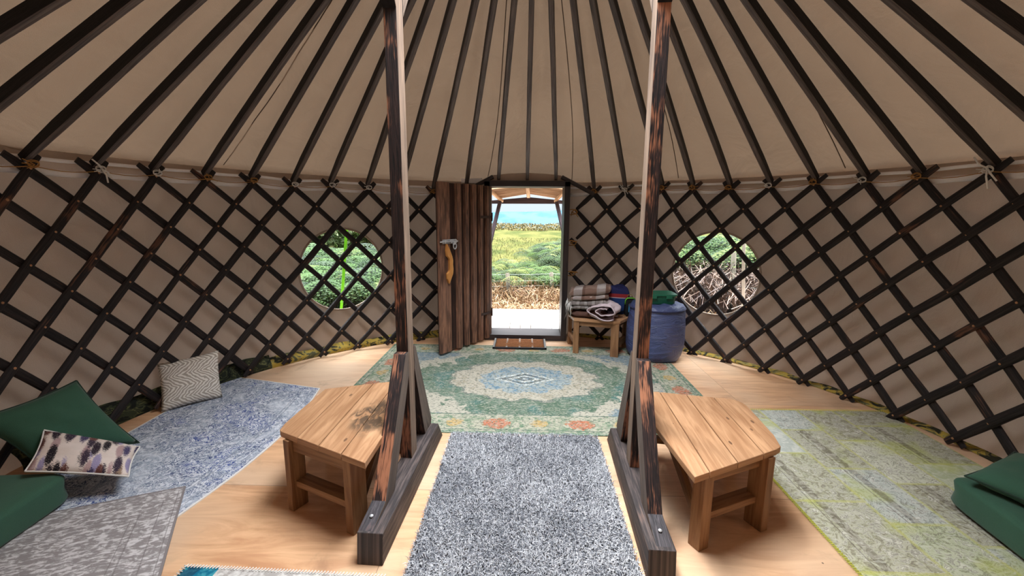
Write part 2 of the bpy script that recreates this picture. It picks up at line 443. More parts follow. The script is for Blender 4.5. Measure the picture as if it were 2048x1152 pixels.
# ---- trellis
PBAR = [(-.0255, -.005), (.0255, -.005), (.0265, .004), (.019, .012), (0, .0155), (-.019, .012), (-.0265, .004)]
def bar_path(i0, sgn, lo, hi, dr):
    rows = []
    k = -.42
    while k <= 9.5:
        rows.append(k); k += .46
    pts = []
    for k in rows:
        i = i0 + sgn * .5 * k
        if lo <= i <= hi: pts.append((k, node(i, k, dr)))
    return pts
def make_trellis(name, loc, lo, hi, label, tops, knots):
    t = thing(name, loc, label, 'trellis')
    for sgn, dr in ((-1, -.012), (1, .012)):
        i0 = math.ceil(lo - 5) if sgn > 0 else math.floor(hi + 5)
        rng_i = range(int(math.floor(lo - 5)), int(math.ceil(hi + 5)) + 1)
        for i in rng_i:
            pts = bar_path(i, sgn, lo - .12, hi + .12, dr)
            if len(pts) < 3: continue
            seed = random.random() * 50; mb = MB(); n = len(pts); wk = 1.0 + random.uniform(-.12, .14)
            P = []; up = []; scl = []
            for m_, (k, p) in enumerate(pts):
                rd = rad(p); tv = rd.cross(V((0, 0, 1)))
                amp = .0045
                p = p + V((0, 0, 1)) * (mnoise.noise(V((k * .9, seed, 0))) * amp) + tv * (mnoise.noise(V((k * .9, seed, 9))) * amp)
                P.append(p); up.append(-rd); e = min(m_, n - 1 - m_)
                scl.append(wk * (.72 if e == 0 else (1.04 + .13 * mnoise.noise(V((k * 1.1, seed, 4)))))) 
            mb.sweep(P, PBAR, up=up, scale=scl, mi=0)
            if sgn < 0:
                for row in range(10):
                    j = i - .5 * row
                    if lo <= j <= hi:
                        c = node(j, row, dr); mb.dome(c - rad(c) * .013, -rad(c), .009, .006, 1)
            mb.build('lattice_bar', [M['bar'], M['rivet']], t, smooth=False)
    # twine along the top and the knots that hold the poles
    pts = []
    ii = [k for k in knots]
    for a, b in zip(ii[:-1], ii[1:]):
        for s in range(5):
            f = s / 5; p = node(a + (b - a) * f, 0, -.04) + V((0, 0, .012 - .02 * math.sin(PI * f))); pts.append(p)
    mb = MB(); mb.sweep(pts, CIRC(.0028, 5)); mb.build('twine', M['twine'], t, smooth=True)
    for k in ii:
        c = node(k, 0, -.035) + V((0, 0, .02)); rd = rad(c); tv = rd.cross(V((0, 0, 1))); mb = MB()
        for q in range(2):
            lp = [c + (tv * (.030 * math.cos(a)) + V((0, 0, 1)) * (.018 * math.sin(a) + .008 * q)) - rd * (.012 + .006 * math.sin(a * 2)) for a in [2 * PI * s / 14 for s in range(15)]]
            mb.sweep(lp, CIRC(.003, 5), up=-rd, caps=False)
        for q in range(3):
            d = tv * random.uniform(-.07, .07) + V((0, 0, random.uniform(-.035, .045)))
            mb.sweep([c - rd * .02, c + d * .55 - rd * .03, c + d - rd * .024], CIRC(.0028, 5), up=-rd)
        white = k in WHITE
        kn = mb.build('cord_knot' if white else 'twine_knot', M['whitecord'] if white else M['twine'], t, smooth=True)
        if white: kn['label'] = 'white cord knot'
    return t
WHITE = {-8, -7, -4, -3, -2, 6, 10, 12, 14}
tl = make_trellis('trellis_wall', (-2.4, 1.7, 0), -11, 1.5, 'charred criss-cross wooden trellis on the open door side, round window behind it', None, list(range(-11, 2)))
tr = make_trellis('trellis_wall', (2.4, 1.7, 0), 4.5, 17, 'charred criss-cross wooden trellis behind the blue beanbag and low bench', None, list(range(5, 18)))
# big white ties
for t, k, s in ((tr, 14, 1.5), (tl, -8, 1.1), (tr, 6, 1.0)):
    c = node(k, 0, -.05) + V((0, 0, .03)); rd = rad(c); tv = rd.cross(V((0, 0, 1))); mb = MB()
    for a, b in ((-.05, .05), (.045, -.055), (.02, -.085)):
        mb.sweep([c, c + tv * (a * s) * .5 + V((0, 0, b * s * .4)) - rd * .02, c + tv * (a * s) + V((0, 0, b * s)) - rd * .01], CIRC(.0055, 6), up=-rd)
    q = mb.build('white_tie', M['whitecord'], t, smooth=True); q['label'] = 'white cord tie with loose ends'
for zz in (1.565, 1.20, .83):      # rag ties lashing the trellis to the door jamb
    c = V((.535, 2.83, zz)); mb = MB()
    for q in range(4):
        d = V((random.uniform(-.02, .09), -.05, random.uniform(-.07, .03)))
        mb.sweep([c, c + d * .6 + V((0, -.03, .01)), c + d], CIRC(.006, 6))
    lp = [c + V((.06 * math.cos(a), -.03 - .02 * math.sin(a), .03 * math.sin(a))) for a in [2 * PI * s / 14 for s in range(15)]]
    mb.sweep(lp, CIRC(.007, 6), caps=False); mb.build('jamb_tie', M['twine'], tr, smooth=True)

# ---- webbing bands behind the trellis tops
for sgn, a0, a1, side in ((-1, .19, 2.3, 'open door side'), (1, .175, 2.3, 'beanbag side')):
    for zz, h, nm in ((1.866, .024, 'upper'), (1.786, .042, 'lower')):
        mb = MB(); pts = []
        for k in range(81):
            th = sgn * (a0 + (a1 - a0) * k / 80); idx = (th - T0) / DL; _, dz = ip(TT, idx)
            pts.append(pol(th, 3.042 + (.008 if nm == 'upper' else 0), zz + dz * .9 + .003 * math.sin(k * .9)))
        mb.sweep(pts, RR(h * .35, h) if False else [(-.004, -h / 2), (.004, -h / 2), (.006, 0), (.004, h / 2), (-.004, h / 2), (-.006, 0)], up=V((0, 0, 1)))
        b = mb.build('webbing_band', M['band'], smooth=True)
        tag(b, '%s white webbing band round the wall top on the %s' % (nm, side), 'band', 'white bands round the wall top')

# ---- roof poles
PE = {-12: .05, -11: .108, -10: -.002, -9: .0297, -8: .1063, -7: .0307, -6: .0302, -5: .016, -4: .0663, -3: .0792, -2: .0082, -1: .0262, 0: .0605, 1: .0358, 2: .037, 3: .0167, 4: .0305, 5: .0305, 6: .0257, 7: -.023, 8: .0227, 9: .0403, 10: .0142, 11: .0202, 12: -.0098, 13: -.047, 14: -.0437, 15: -.0398, 16: .0217, 17: 0.0}
ORD = ['first', 'second', 'third', 'fourth', 'fifth', 'sixth', 'seventh', 'eighth', 'ninth', 'tenth', 'eleventh', 'twelfth', 'thirteenth', 'fourteenth', 'fifteenth']
for i, dth in sorted(PE.items()):
    n0 = node(i, 0)
    if 2 <= i <= 4:
        th = T0 + DL * i + dth * 0; x = {2: -.335, 3: .0, 4: .335}[i]; A = V((x, 2.775, 1.945)); th2 = T0 + DL * i + dth
    else:
        A = n0 + V((0, 0, .055)) + rad(n0) * .012; th2 = T0 + DL * i + dth
    B = pol(th2, .62, roofz(.62) + .0)
    if 2 <= i <= 4: B = pol(th2, .62, roofz(.62) - .01)
    D = (B - A); N = 9; pts = []; sc = []
    tv = D.normalized().cross(V((0, 0, 1))).normalized()
    for k in range(N + 1):
        f = k / N; sag = .02 * math.sin(PI * f) if not 2 <= i <= 4 else .03 * math.sin(PI * f)
        wob = .005 * mnoise.noise(V((f * 4, i * 7.7, 0)))
        pts.append(A + D * f + V((0, 0, sag)) + tv * wob); sc.append(.8 if k == 0 else 1.0 + .06 * mnoise.noise(V((f * 5, i * 3.1, 2))))
    B = A + D * ((3.0 - .89) / (3.0 - .62)); pts = [p for p in pts if math.hypot(p.x, p.y) > .93] + [B + V((0, 0, .01))]; sc = sc[:len(pts)]; mb = MB(); w, h = .043, .060
    prof = [(-w / 2, -h / 2 + .005), (-w / 2 + .006, -h / 2), (w / 2 - .006, -h / 2), (w / 2, -h / 2 + .005), (w / 2, h / 2), (-w / 2, h / 2)]
    mb.sweep(pts, prof, up=V((0, 0, 1)), scale=sc)
    # the underside of the pole takes the greyer sawn material
    for fi, f in enumerate(mb.f):
        if len(f) == 4 and fi % 6 in (0, 1, 2): mb.m[fi] = 1
    p = mb.build('roof_pole', [M['pole'], M['poleside']], origin=tuple(A))
    if i == 3: lb = 'charred roof pole resting on the middle of the door lintel'
    elif i == 2: lb = 'charred roof pole on the door lintel nearest the door hinge'
    elif i == 4: lb = 'charred roof pole on the door lintel farthest from the hinge'
    elif i < 2: lb = 'dark charred roof pole, %s past the lintel on the open door side' % ORD[1 - i]
    else: lb = 'dark charred roof pole, %s past the lintel on the beanbag side' % ORD[i - 5]
    tag(p, lb, 'roof pole', 'charred roof poles')

# ---- camouflage ground sheet tucked along the wall foot
def mat_camo():
    n = NT('camouflage sheet'); o = n.coord()
    v = n.noise(n.mapv(o, (1, 1, 1.6)), 7, 2, .5, 1.8)
    c = n.ramp(v, [(0, lin(40, 40, 26)), (.40, lin(110, 98, 54)), (.45, lin(170, 146, 62)), (.56, lin(140, 130, 80)), (.62, lin(84, 84, 56))], 'CONSTANT')
    return n.finish(c, .8, bump=n.noise(o, 12, 3), bstr=.4, bdist=.02)
def mat_camo_dark():
    n = NT('dark camouflage sheet'); o = n.coord()
    v = n.noise(n.mapv(o, (1, 1, 1.6)), 9, 2, .5, 1.8)
    c = n.ramp(v, [(0, lin(22, 26, 20)), (.46, lin(52, 58, 38)), (.56, lin(96, 98, 62)), (.6, lin(38, 44, 32))], 'CONSTANT')
    return n.finish(c, .8, bump=n.noise(o, 12, 3), bstr=.4, bdist=.02)
M['camo'] = mat_camo(); M['camod'] = mat_camo_dark()
for th0, th1, hh, m_, lb in ((-1.02, -.17, .085, 'camo', 'yellow camouflage sheet edge along the floor beneath the hinge side window'), (.18, 1.7, .032, 'camo', 'yellow camouflage sheet edge along the floor behind the beanbag and patchwork rug'), (-1.62, -1.0, .15, 'camod', 'dark green camouflage sheet bunched behind the herringbone cushion')):
    mb = MB(); n = int((th1 - th0) * 90); P = []
    for k in range(n + 1):
        th = th0 + (th1 - th0) * k / n; row = []
        for j in range(6):
            f = j / 5; w = mnoise.noise(V((th * 14, f * 2, hh * 30))) * .025 * (1 + hh * 6) * f
            row.append(pol(th, 3.0 + .05 * f + w - .02 * math.sin(PI * f), .002 + hh * f * (1 + .35 * mnoise.noise(V((th * 11, 3, hh * 9))))))
        P.append(row)
    mb.grid(P); tag(mb.build('groundsheet', M[m_], smooth=True), lb, 'groundsheet')

# ------------------------------------------------------------------ door
D0 = V((0, 2.75, 0))
door = bpy.data.objects.new('door_1', None); COL.objects.link(door); door.location = D0; door['_o'] = tuple(D0); door['kind'] = 'structure'; door['label'] = 'open wooden door and its dark frame'
YF, YB = 2.72, 3.05
mb = MB()
for sx in (-1, 1):
    mb.prism([V((sx * .435, YF, .0)), V((sx * .50, YF, .0)), V((sx * .50, YF, 1.91)), V((sx * .435, YF, 1.91))][::sx], (0, YB - YF, 0), (0, 0, 1))
mb.box((0, (YF + YB) / 2, 1.885), (1.0, YB - YF, .065))
mb.box((0, (YF + YB) / 2 + .0, .035), (.87, YB - YF, .07))
mb.build('door_frame', M['frame'], door, bevel=.003)
mb = MB()
mb.prism([V((-.43, 2.80, 1.915)), V((.43, 2.80, 1.915)), V((.40, 2.80, 1.985)), V((.2, 2.80, 2.005)), V((0, 2.80, 2.012)), V((-.2, 2.80, 2.005)), V((-.40, 2.80, 1.985))], (0, .025, 0), (1, 0, 0))
mb.build('head_board', M['wall'], door)
mb = MB()
for sx in (-1, 1):
    mb.sweep([V((sx * .40, 2.77, 1.965)), V((sx * .78, 2.80, 1.775))], RR(.045, .055), up=V((0, -1, 0)))
mb.build('head_strut', M['frame'], door)
H = V((-.425, 2.765, 0)); Dd = V((-.563, -.826, 0)).normalized(); Nn = V((.826, -.563, 0)); LW = .855
Rl = Matrix((Dd, Nn, V((0, 0, 1)))).transposed()     # local x along leaf, y towards the room, z up
def LP(s, n_, z): return H + Dd * s + Nn * n_ + V((0, 0, z))
mb = MB()
mb.prism([LP(0, -.045, .035), LP(LW, -.045, .035), LP(LW, -.02, .035), LP(0, -.02, .035)], (0, 0, 1.82), (0, 0, 1), mi=1)
edges = [(-.005, .095), (.150, .215), (.265, .345), (.395, .465), (.520, .600), (.690, .865)]
for a, b in edges:
    n_ = 14; prev = None
    mb.prism([LP(a, -.022, .03), LP(b, -.022, .03), LP(b - .008, .012 if b < .8 else .004, .03), LP(a + .008, .012 if b < .8 else .004, .03)][::1], (0, 0, 1.83 + random.uniform(-.006, .006)), (0, 0, 1), mi=0)
leaf = mb.build('door_leaf', [M['door'], M['doordark']], door, bevel=.003)
poly = [(.772, 1.225), (.735, 1.165), (.700, 1.09), (.686, 1.04), (.690, 1.0), (.682, .95), (.690, .90), (.745, .795), (.772, .85), (.776, .905), (.752, .925), (.735, .94), (.738, 1.05), (.748, 1.075), (.775, 1.095), (.785, 1.15)]
mb = MB(); mb.prism([LP(s, .004, z) for s, z in poly], Nn * .032, (0, 0, 1))
hd = mb.build('door_handle', M['oak'], leaf, bevel=.006); hd['label'] = 'curved pale carved wooden handle'
mb = MB()
mb.box(LP(.715, .007, 1.245), (.205, .006, .045), M=Rl); mb.box(LP(.715, .012, 1.262), (.205, .006, .006), M=Rl); mb.box(LP(.715, .012, 1.228), (.205, .006, .006), M=Rl)
mb.sweep([LP(.60, .020, 1.245), LP(.86, .020, 1.245)], CIRC(.008, 8))
for s in (.63, .70, .79): mb.box(LP(s, .018, 1.245), (.018, .02, .034), M=Rl)
lp = [LP(.655 + .022 * math.cos(a), .03, 1.195 + .032 * math.sin(a)) for a in [2 * PI * s / 16 for s in range(17)]]
mb.sweep(lp, CIRC(.007, 6), up=Nn, caps=False); mb.box(LP(.655, .024, 1.225), (.035, .02, .03), M=Rl)
lt = mb.build('bolt_latch', M['steel'], leaf, bevel=.001); lt['label'] = 'galvanised sliding bolt'
mb = MB()
for z in (.35, 1.5): mb.sweep([LP(.0, .016, z - .05), LP(0, .016, z + .05)], CIRC(.009)); mb.box(LP(.10, .0145, z), (.2, .004, .03), M=Rl)
mb.build('hinge', M['doordark'], leaf)
# white bundle of spare webbing over the door leaf
mb = MB(); mb.prism([V((-.80, 2.93, 1.90)), V((-.56, 2.97, 1.90)), V((-.55, 2.97, 1.965)), V((-.80, 2.93, 1.955))], (0, .03, 0), (1, 0, 0))
tag(mb.build('webbing_fold', M['band'], bevel=.008), 'folded end of white webbing above the open door leaf', 'webbing')

# ---- door mat
mt = thing('door_mat', (-.065, 2.56, .0), 'brown coir doormat set in a black rubber grid by the threshold', 'doormat')
mb = MB(); X0, X1, Y0, Y1 = -.375, .245, 2.345, 2.70
mb.box(((X0 + X1) / 2, (Y0 + Y1) / 2, .012), (X1 - X0, Y1 - Y0, .016))
for k in range(5): mb.box((X0 + .012 + k * (X1 - X0 - .024) / 4, (Y0 + Y1) / 2, .022), (.022, Y1 - Y0, .014))
for k in range(2): mb.box(((X0 + X1) / 2, Y0 + .01 + k * (Y1 - Y0 - .02), .022), (X1 - X0, .02, .014))
for k in range(5):
    for q in range(9):
        mb.box((X0 + .012 + k * (X1 - X0 - .024) / 4, Y0 + .02 + q * .04, .031), (.02, .018, .006), mi=1)
mb.build('rubber_grid', [M['rubber'], plain('worn pale rubber', (176, 174, 170), .6)], mt, bevel=.002)
mb = MB()
for k in range(7):
    yy = Y0 + .045 + k * .045; mb.sweep([V((X0 + .03 + q * (X1 - X0 - .06) / 24, yy + .004 * math.sin(q * 2.2 + k), .026)) for q in range(25)], CIRC(.012, 6))
M['coir'] = plain('brown coir', (140, 92, 58), .95, .5, 90)
mb.build('coir_bar', M['coir'], mt, smooth=True)

# ------------------------------------------------------------------ post frames
def post_frame(mir, label, sx0, sy0, sx1, sy1, px, py):
    """sleeper centre line from near (sx0,sy0) to far (sx1,sy1); px,py: post centre"""
    t = thing('post_frame', (px, py, 0), label, 'post')
    Ds = V((sx1 - sx0, sy1 - sy0, 0)); Ls = Ds.length; d = Ds.normalized(); c = V((d.y, -d.x, 0)); w = .059; h = .148
    O = V((sx0, sy0, 0))
    def S(a, z, off=-1): return O + d * a + c * (w * off) + V((0, 0, z))
    mb = MB(); mb.prism([S(0, 0), S(Ls, 0), S(Ls - .115, h), S(.018, h)][::-1], c * (2 * w), d)
    mb.build('sleeper', M['sleeper'], t, bevel=.004)
    a0 = (V((px, py, 0)) - O).dot(d)                # post position along the sleeper
    e0 = (V((px, py, 0)) - O).dot(c)
    hw = .0345
    def Q(a, z): return O + d * a + c * (e0 - hw) + V((0, 0, z))
    inner = 1 if mir < 0 else -1   # side that faces the middle of the tent
    def part(name, poly, ax, mats=(0, 1, 2), inset=0.0):
        mb = MB(); k = 1 - inset
        P = [p + c * (hw * inset) for p in poly]
        mb.prism(P, c * (2 * hw * k), ax)
        # material by facing
        for fi, f in enumerate(mb.f):
            a, b, e = (mb.v[f[0]], mb.v[f[1]], mb.v[f[2]]); nrm = (b - a).cross(e - b).normalized()
            if abs(nrm.dot(c)) > .9: mb.m[fi] = 1 if ((sum((mb.v[q] for q in f), V()) / len(f) - O).dot(c) - e0) * inner > 0 else 0
        return mb
    T = 3.30
    # upright post
    f0, f1 = a0 - .05, a0 + .05
    mb = part('post', [Q(f0, h), Q(f1, h), Q(f1, T), Q(f0, T)], (0, 0, 1), inset=.05)
    mb.build('post', [M['post'], M['bare'] if mir < 0 or True else M['bareg']], t, bevel=.0025)
    # lower braces, front and back
    for s in (-1, 1):
        if s < 0: A = [Q(f0 - .001, .79), Q(f0 - .001, .66), Q(a0 - .345, h), Q(a0 - .635, h), Q(a0 - .470, h + .030), Q(f0 - .045, .79)]
        else: A = [Q(f1 + .001, .79), Q(f1 + .001, .66), Q(a0 + .23, h), Q(a0 + .375, h), Q(a0 + .39, h + .03), Q(f1 + .03, .79)]
        pl = A if s < 0 else A[::-1]
        axv = (A[-1] - A[-2])
        mb = part('brace', pl, axv)
        if s < 0:
            for fi, f in enumerate(mb.f):   # the flat-cut foot shows end grain
                cz = sum(mb.v[q].z for q in f) / len(f); ca = sum((mb.v[q] - O).dot(d) for q in f) / len(f)
                a_, b_, e_ = (mb.v[f[0]], mb.v[f[1]], mb.v[f[2]]); nrm = (b_ - a_).cross(e_ - b_).normalized()
                if h + .004 < cz < h + .05 and abs(nrm.z) > .8: mb.m[fi] = 2
        mb.build('brace', [M['post'], M['bareg'], M['endgrain']], t, bevel=.003)
    # upper braces
    for s in (-1, 1):
        fy = a0 + s * .052
        A = [Q(fy, 2.52), Q(fy, 2.72), Q(a0 + s * .50, T), Q(a0 + s * .66, T)]
        mb = part('top_brace', A if s < 0 else A[::-1], (A[-1] - A[0])); mb.build('top_brace', [M['pole'], M['bare']], t, bevel=.003)
    mb = MB(); cpt = Q(a0 - .56, h + .020) + c * hw
    mb.dome(cpt, (0, -.3, 1), .009, .004); mb.build('screw', M['steel'], t, smooth=True)
    mb = MB()
    for dx in (-.013, .016):
        q = Q(f0 - .002, .0) + c * (hw + dx); q.z = .66; q2 = q - d * .115
        mb.dome(V((q2.x, q2.y, q2.z)), -d, .006, .001)
    mb.build('screw_hole', M['rubber'], t)
    mb = MB()
    mb.box(V((px, py, T + .05)) , (.08, 1.3, .10), rot=math.atan2(-d.x, d.y)); mb.build('head_beam', M['pole'], t)
    return t
post_frame(-1, 'tall charred A-frame post standing in front of the bench under the hinge side window', -.690, -.752, -.640, .400, -.686, -.090)
post_frame(1, 'tall charred A-frame post standing in front of the beanbag, swirly knot near its foot', .580, -.802, .628, .385, .620, -.131)

# ------------------------------------------------------------------ benches
def clip(poly, n, dd):
    out = []
    for i in range(len(poly)):
        a, b = poly[i], poly[(i + 1) % len(poly)]; da, db = a.dot(n) - dd, b.dot(n) - dd
        if da <= 0: out.append(a)
        if da * db < 0: out.append(a + (b - a) * (da / (da - db)))
    return out
def bench(poly, h, axis, legs, label, rails, braces, group=None, nb=4, org=None, seatmat='bench'):
    poly = [V((x, y, 0)) for x, y in poly]; c = sum(poly, V()) / len(poly)
    t = thing('bench', (c.x, c.y, 0), label, 'bench', group); ax = V(axis).normalized(); pr = V((-ax.y, ax.x, 0))
    lo = min(p.dot(pr) for p in poly); hi = max(p.dot(pr) for p in poly); st = (hi - lo) / nb
    for k in range(nb):
        a, b = lo + st * k + .0022, lo + st * (k + 1) - .0022
        q = clip(clip(poly, pr, b), -pr, -a)
        if len(q) < 3: continue
        ar = sum(q[i].x * q[(i + 1) % len(q)].y - q[(i + 1) % len(q)].x * q[i].y for i in range(len(q)))
        if ar < 0: q = q[::-1]
        mb = MB(); mb.prism([p + V((0, 0, h - .032)) for p in q], (0, 0, .032), ax); mb.build('seat_board', M[seatmat], t, bevel=.003)
    for (x, y, r, sx, sy) in legs:
        mb = MB(); mb.box((x, y, (h - .032) / 2), (sx, sy, h - .033), rot=r, axis=2); mb.build('leg', M['bench2'], t, bevel=.003)
    for (x0, y0, x1, y1, z, w, hh, nm) in rails:
        mb = MB(); L = math.hypot(x1 - x0, y1 - y0)
        mb.box(((x0 + x1) / 2, (y0 + y1) / 2, z), (L, w, hh), rot=math.atan2(y1 - y0, x1 - x0), axis=0); mb.build(nm, M['bench2'], t, bevel=.002)
    for (p, q) in braces:
        mb = MB(); mb.sweep([V(p), V(q)], RR(.035, .055)); mb.build('brace', M['bench2'], t)
    return t
LB = [(-.729, -.645), (-.726, -.25), (-.735, .05), (-.80, .27), (-.88, .315), (-1.226, .188), (-1.285, .161), (-1.293, -.287), (-1.280, -.365), (-1.265, -.382)]
bench(LB, .43, (0, 1, 0), [(-1.207, -.375, -.45, .040, .09), (-.830, -.528, -.45, .050, .095), (-1.235, .12, 0, .05, .09), (-.80, .19, 0, .05, .09)],
      'low honey pine bench with a burnt stain, beside the blue rug',
      [(-1.20, -.385, -.83, -.555, .362, .022, .065, 'apron'), (-1.19, -.36, -.84, -.52, .145, .075, .035, 'stretcher'), (-1.235, .12, -.80, .19, .362, .022, .065, 'apron'), (-1.02, -.45, -1.0, .15, .362, .04, .06, 'rail')],
      [((-.835, -.48, .10), (-.80, -.10, .37))], seatmat='benchs')
RB = [(.729, -.690), (1.215, -.445), (1.251, -.418), (1.28, -.305), (1.316, .036), (1.308, .085), (1.273, .132), (.826, .224), (.73, .18), (.69, .05), (.690, -.20)]
bench(RB, .43, (.05, 1, 0), [(.820, -.575, .48, .062, .065), (1.165, -.425, .42, .045, .10), (1.26, .08, 0, .05, .09), (.79, .17, 0, .05, .09)],
      'low brown pine bench with clean planks, between swirly-knot post and patchwork rug',
      [(.84, -.565, 1.19, -.405, .362, .022, .065, 'apron'), (.85, -.53, 1.16, -.39, .15, .075, .035, 'stretcher'), (.79, .17, 1.26, .08, .362, .022, .065, 'apron'), (.80, .14, 1.26, .06, .15, .05, .035, 'stretcher')],
      [((.83, -.50, .12), (.79, -.10, .37))])
b3 = [(.535, 2.235), (.945, 2.115), (1.02, 2.135), (1.285, 2.505), (1.20, 2.58), (.56, 2.74), (.505, 2.70), (.497, 2.45)]
bench(b3, .41, (1, -.29, 0), [(.567, 2.262, -.28, .062, .045), (.972, 2.15, -.28, .085, .045), (.535, 2.64, 0, .045, .06), (1.16, 2.50, 0, .05, .06)],
      'small low pine bench by the door jamb, piled with folded blankets',
      [(.58, 2.262, .96, 2.148, .35, .022, .05, 'apron'), (.535, 2.64, .56, 2.27, .13, .04, .05, 'stretcher'), (.99, 2.17, 1.16, 2.48, .13, .04, .06, 'stretcher'), (.99, 2.17, 1.16, 2.48, .35, .022, .05, 'apron')], [])

# burnt stain on the first bench is part of its board material: see mat below
# ------------------------------------------------------------------ soft things
def pillow(name, corners, thick, mat, label, cat='cushion', n=22, pinch=.10, piping=None, seed=0, wr=.006, group=None, parts=True, up=None, square=2.2):
    """corners: 4 points round the seam; puffed both ways"""
    A, B, C, D = [V(p) for p in corners]; ctr = (A + B + C + D) / 4
    N = ((C - A).cross(D - B)).normalized()
    if up is not None and N.dot(V(up)) < 0: N = -N
    def P(u, v, s):
        uu, vv = 2 * u - 1, 2 * v - 1
        p = A * (1 - u) * (1 - v) + B * u * (1 - v) + C * u * v + D * (1 - u) * v
        k = 1 - pinch * ((1 - uu * uu) * abs(vv) ** 2 + (1 - vv * vv) * abs(uu) ** 2) * .5 * 1.2
        p = ctr + (p - ctr) * k
        prof = (max(0, 1 - abs(uu) ** square) * max(0, 1 - abs(vv) ** square)) ** .5
        w = wr * mnoise.noise(V((u * 4 + seed, v * 4, s * 3.0))) + wr * .5 * mnoise.noise(V((u * 11, v * 9 + seed, s)))
        return p + N * (s * (thick / 2 * prof + w * prof))
    mb = MB()
    for s in (1, -1):
        G_ = [[P(i / n, j / n, s) for j in range(n + 1)] for i in range(n + 1)]
        U_ = [[(i / n, j / n) for j in range(n + 1)] for i in range(n + 1)]
        mb.grid(G_, U_, flip=(s < 0))
    o = mb.build(name, mat, smooth=True, origin=tuple(ctr))
    # merge the seam
    import bmesh
    bm = bmesh.new(); bm.from_mesh(o.data); bmesh.ops.remove_doubles(bm, verts=bm.verts, dist=.0004); bmesh.ops.recalc_face_normals(bm, faces=bm.faces); bm.to_mesh(o.data); bm.free()
    tag(o, label, cat, group)
    if piping is not None:
        ring = []
        for k in range(n): ring.append(P(k / n, 0, 0))
        for k in range(n): ring.append(P(1, k / n, 0))
        for k in range(n): ring.append(P(1 - k / n, 1, 0))
        for k in range(n + 1): ring.append(P(0, 1 - k / n, 0))
        pb = MB(); pb.sweep(ring, CIRC(.0045, 6), up=N, caps=False); q = pb.build('piping', piping[0], o, smooth=True); q['label'] = piping[1]
    return o

def fabric(name, rgb, rough=.85, weave=320):
    n = NT(name); o = n.coord(); w = n.noise(o, weave, 1); b = n.noise(o, 6, 3, .5, .5); c = lin(*rgb)
    cc = n.mix(n.add(n.mul(w, .5), n.mul(b, .5)), tuple(x * .75 for x in c[:3]) + (1,), tuple(min(1, x * 1.2) for x in c[:3]) + (1,))
    return n.finish(cc, rough, bump=n.add(w, n.mul(b, 5)), bstr=.2, bdist=.004, spec=.2, sheen=.15)
M['green'] = fabric('dark green cotton', (55, 92, 74))
M['green2'] = fabric('green cotton piping', (34, 58, 46))
def mat_herring():
    n = NT('herringbone knit'); x, y, z = n.xyz(n.coord('UV'))
    wob = n.noise(n.comb(x, y), 5, 2)
    t = n.math('PINGPONG', n.add(n.mul(y, 2.1), .15), .5)
    s = n.add(n.add(n.mul(x, 13.0), n.mul(t, 7.0)), n.mul(wob, 2.5))
    k = n.math('SINE', n.mul(s, 2 * PI)); st = n.step(k, -.35, .45)
    c = n.mix(st, lin(186, 178, 166), lin(252, 248, 240))
    f = n.noise(n.coord('UV'), 160, 2)
    return n.finish(n.mix(n.mul(f, .25), c, lin(120, 110, 100)), .95, bump=n.add(k, n.mul(f, 1.5)), bstr=.25, bdist=.004, spec=.1)
M['herring'] = mat_herring()
def mat_feather():
    n = NT('feather print cotton'); uv = n.coord('UV'); x, y, z = n.xyz(uv)
    c = n.mix(n.noise(uv, 4, 3), lin(204, 188, 176), lin(238, 228, 222))
    def layer(c, sx, sy, seed, thr, stops, rot):
        v = n.mapv(uv, (sx, sy, 1), (seed, seed * .7, 0), (0, 0, rot))
        w = n.noise(n.mapv(uv, (14, 34, 1), (0, 0, 0), (0, 0, .6)), 3, 3)
        vo = n.node('ShaderNodeTexVoronoi'); n.put(vo.inputs['Vector'], v); vo.inputs['Scale'].default_value = 1.0; vo.inputs['Randomness'].default_value = .75
        d = n.add(vo.outputs['Distance'], n.mul(n.sub(w, .5), .55))
        col = n.ramp(n.xyz(vo.outputs['Color'])[0], stops, 'CONSTANT')
        bar = n.noise(n.mapv(uv, (50, 12, 1)), 3, 2)
        m = n.mul(n.step(n.mul(d, -1), -thr, -thr + .07), n.step(bar, .22, .42))
        return n.mix(m, c, col)
    dk = [(0, lin(44, 34, 46)), (.3, lin(104, 66, 62)), (.5, lin(56, 46, 62)), (.7, lin(66, 60, 96)), (.85, lin(30, 26, 34))]
    c = layer(c, 9.5, 1.9, 3.3, .46, [(0, lin(150, 142, 176)), (.4, lin(150, 128, 110)), (.7, lin(178, 150, 150))], .25)
    c = layer(c, 8.5, 1.7, .4, .52, dk, .22)
    return n.finish(c, .8, bump=n.noise(uv, 300, 1), bstr=.1, bdist=.002, spec=.2)
M['feather'] = mat_feather()
pillow('cushion', [(-2.806, .62, .012), (-2.535, .92, .012), (-2.60, 1.02, .385), (-3.0 + .05, .80, .335)][:4], .13, M['herring'],
       'cream herringbone knitted cushion leaning on the trellis at the end of the blue rug', pinch=.10, seed=2, up=(1, -1, .3))
pillow('cushion', [(-2.80, .055, .50), (-2.545, .145, .035), (-2.72, -.30, .17), (-2.93, -.40, .455)], .17, M['green'],
       'large plain dark green cushion standing on its corner behind the feather print cushion', pinch=.16, seed=5, wr=.012, piping=(M['green2'], 'dark green piping'), up=(1, -.4, .3))
pillow('cushion', [(-2.585, -.455, .215), (-2.165, -.330, .115), (-2.335, -.07, .135), (-2.70, -.245, .33)], .10, M['feather'],
       'small oblong cushion printed with purple and brown feathers, white piping', pinch=.10, seed=8, wr=.010, piping=(M['whitecord'], 'white piping'), up=(0, 0, 1))
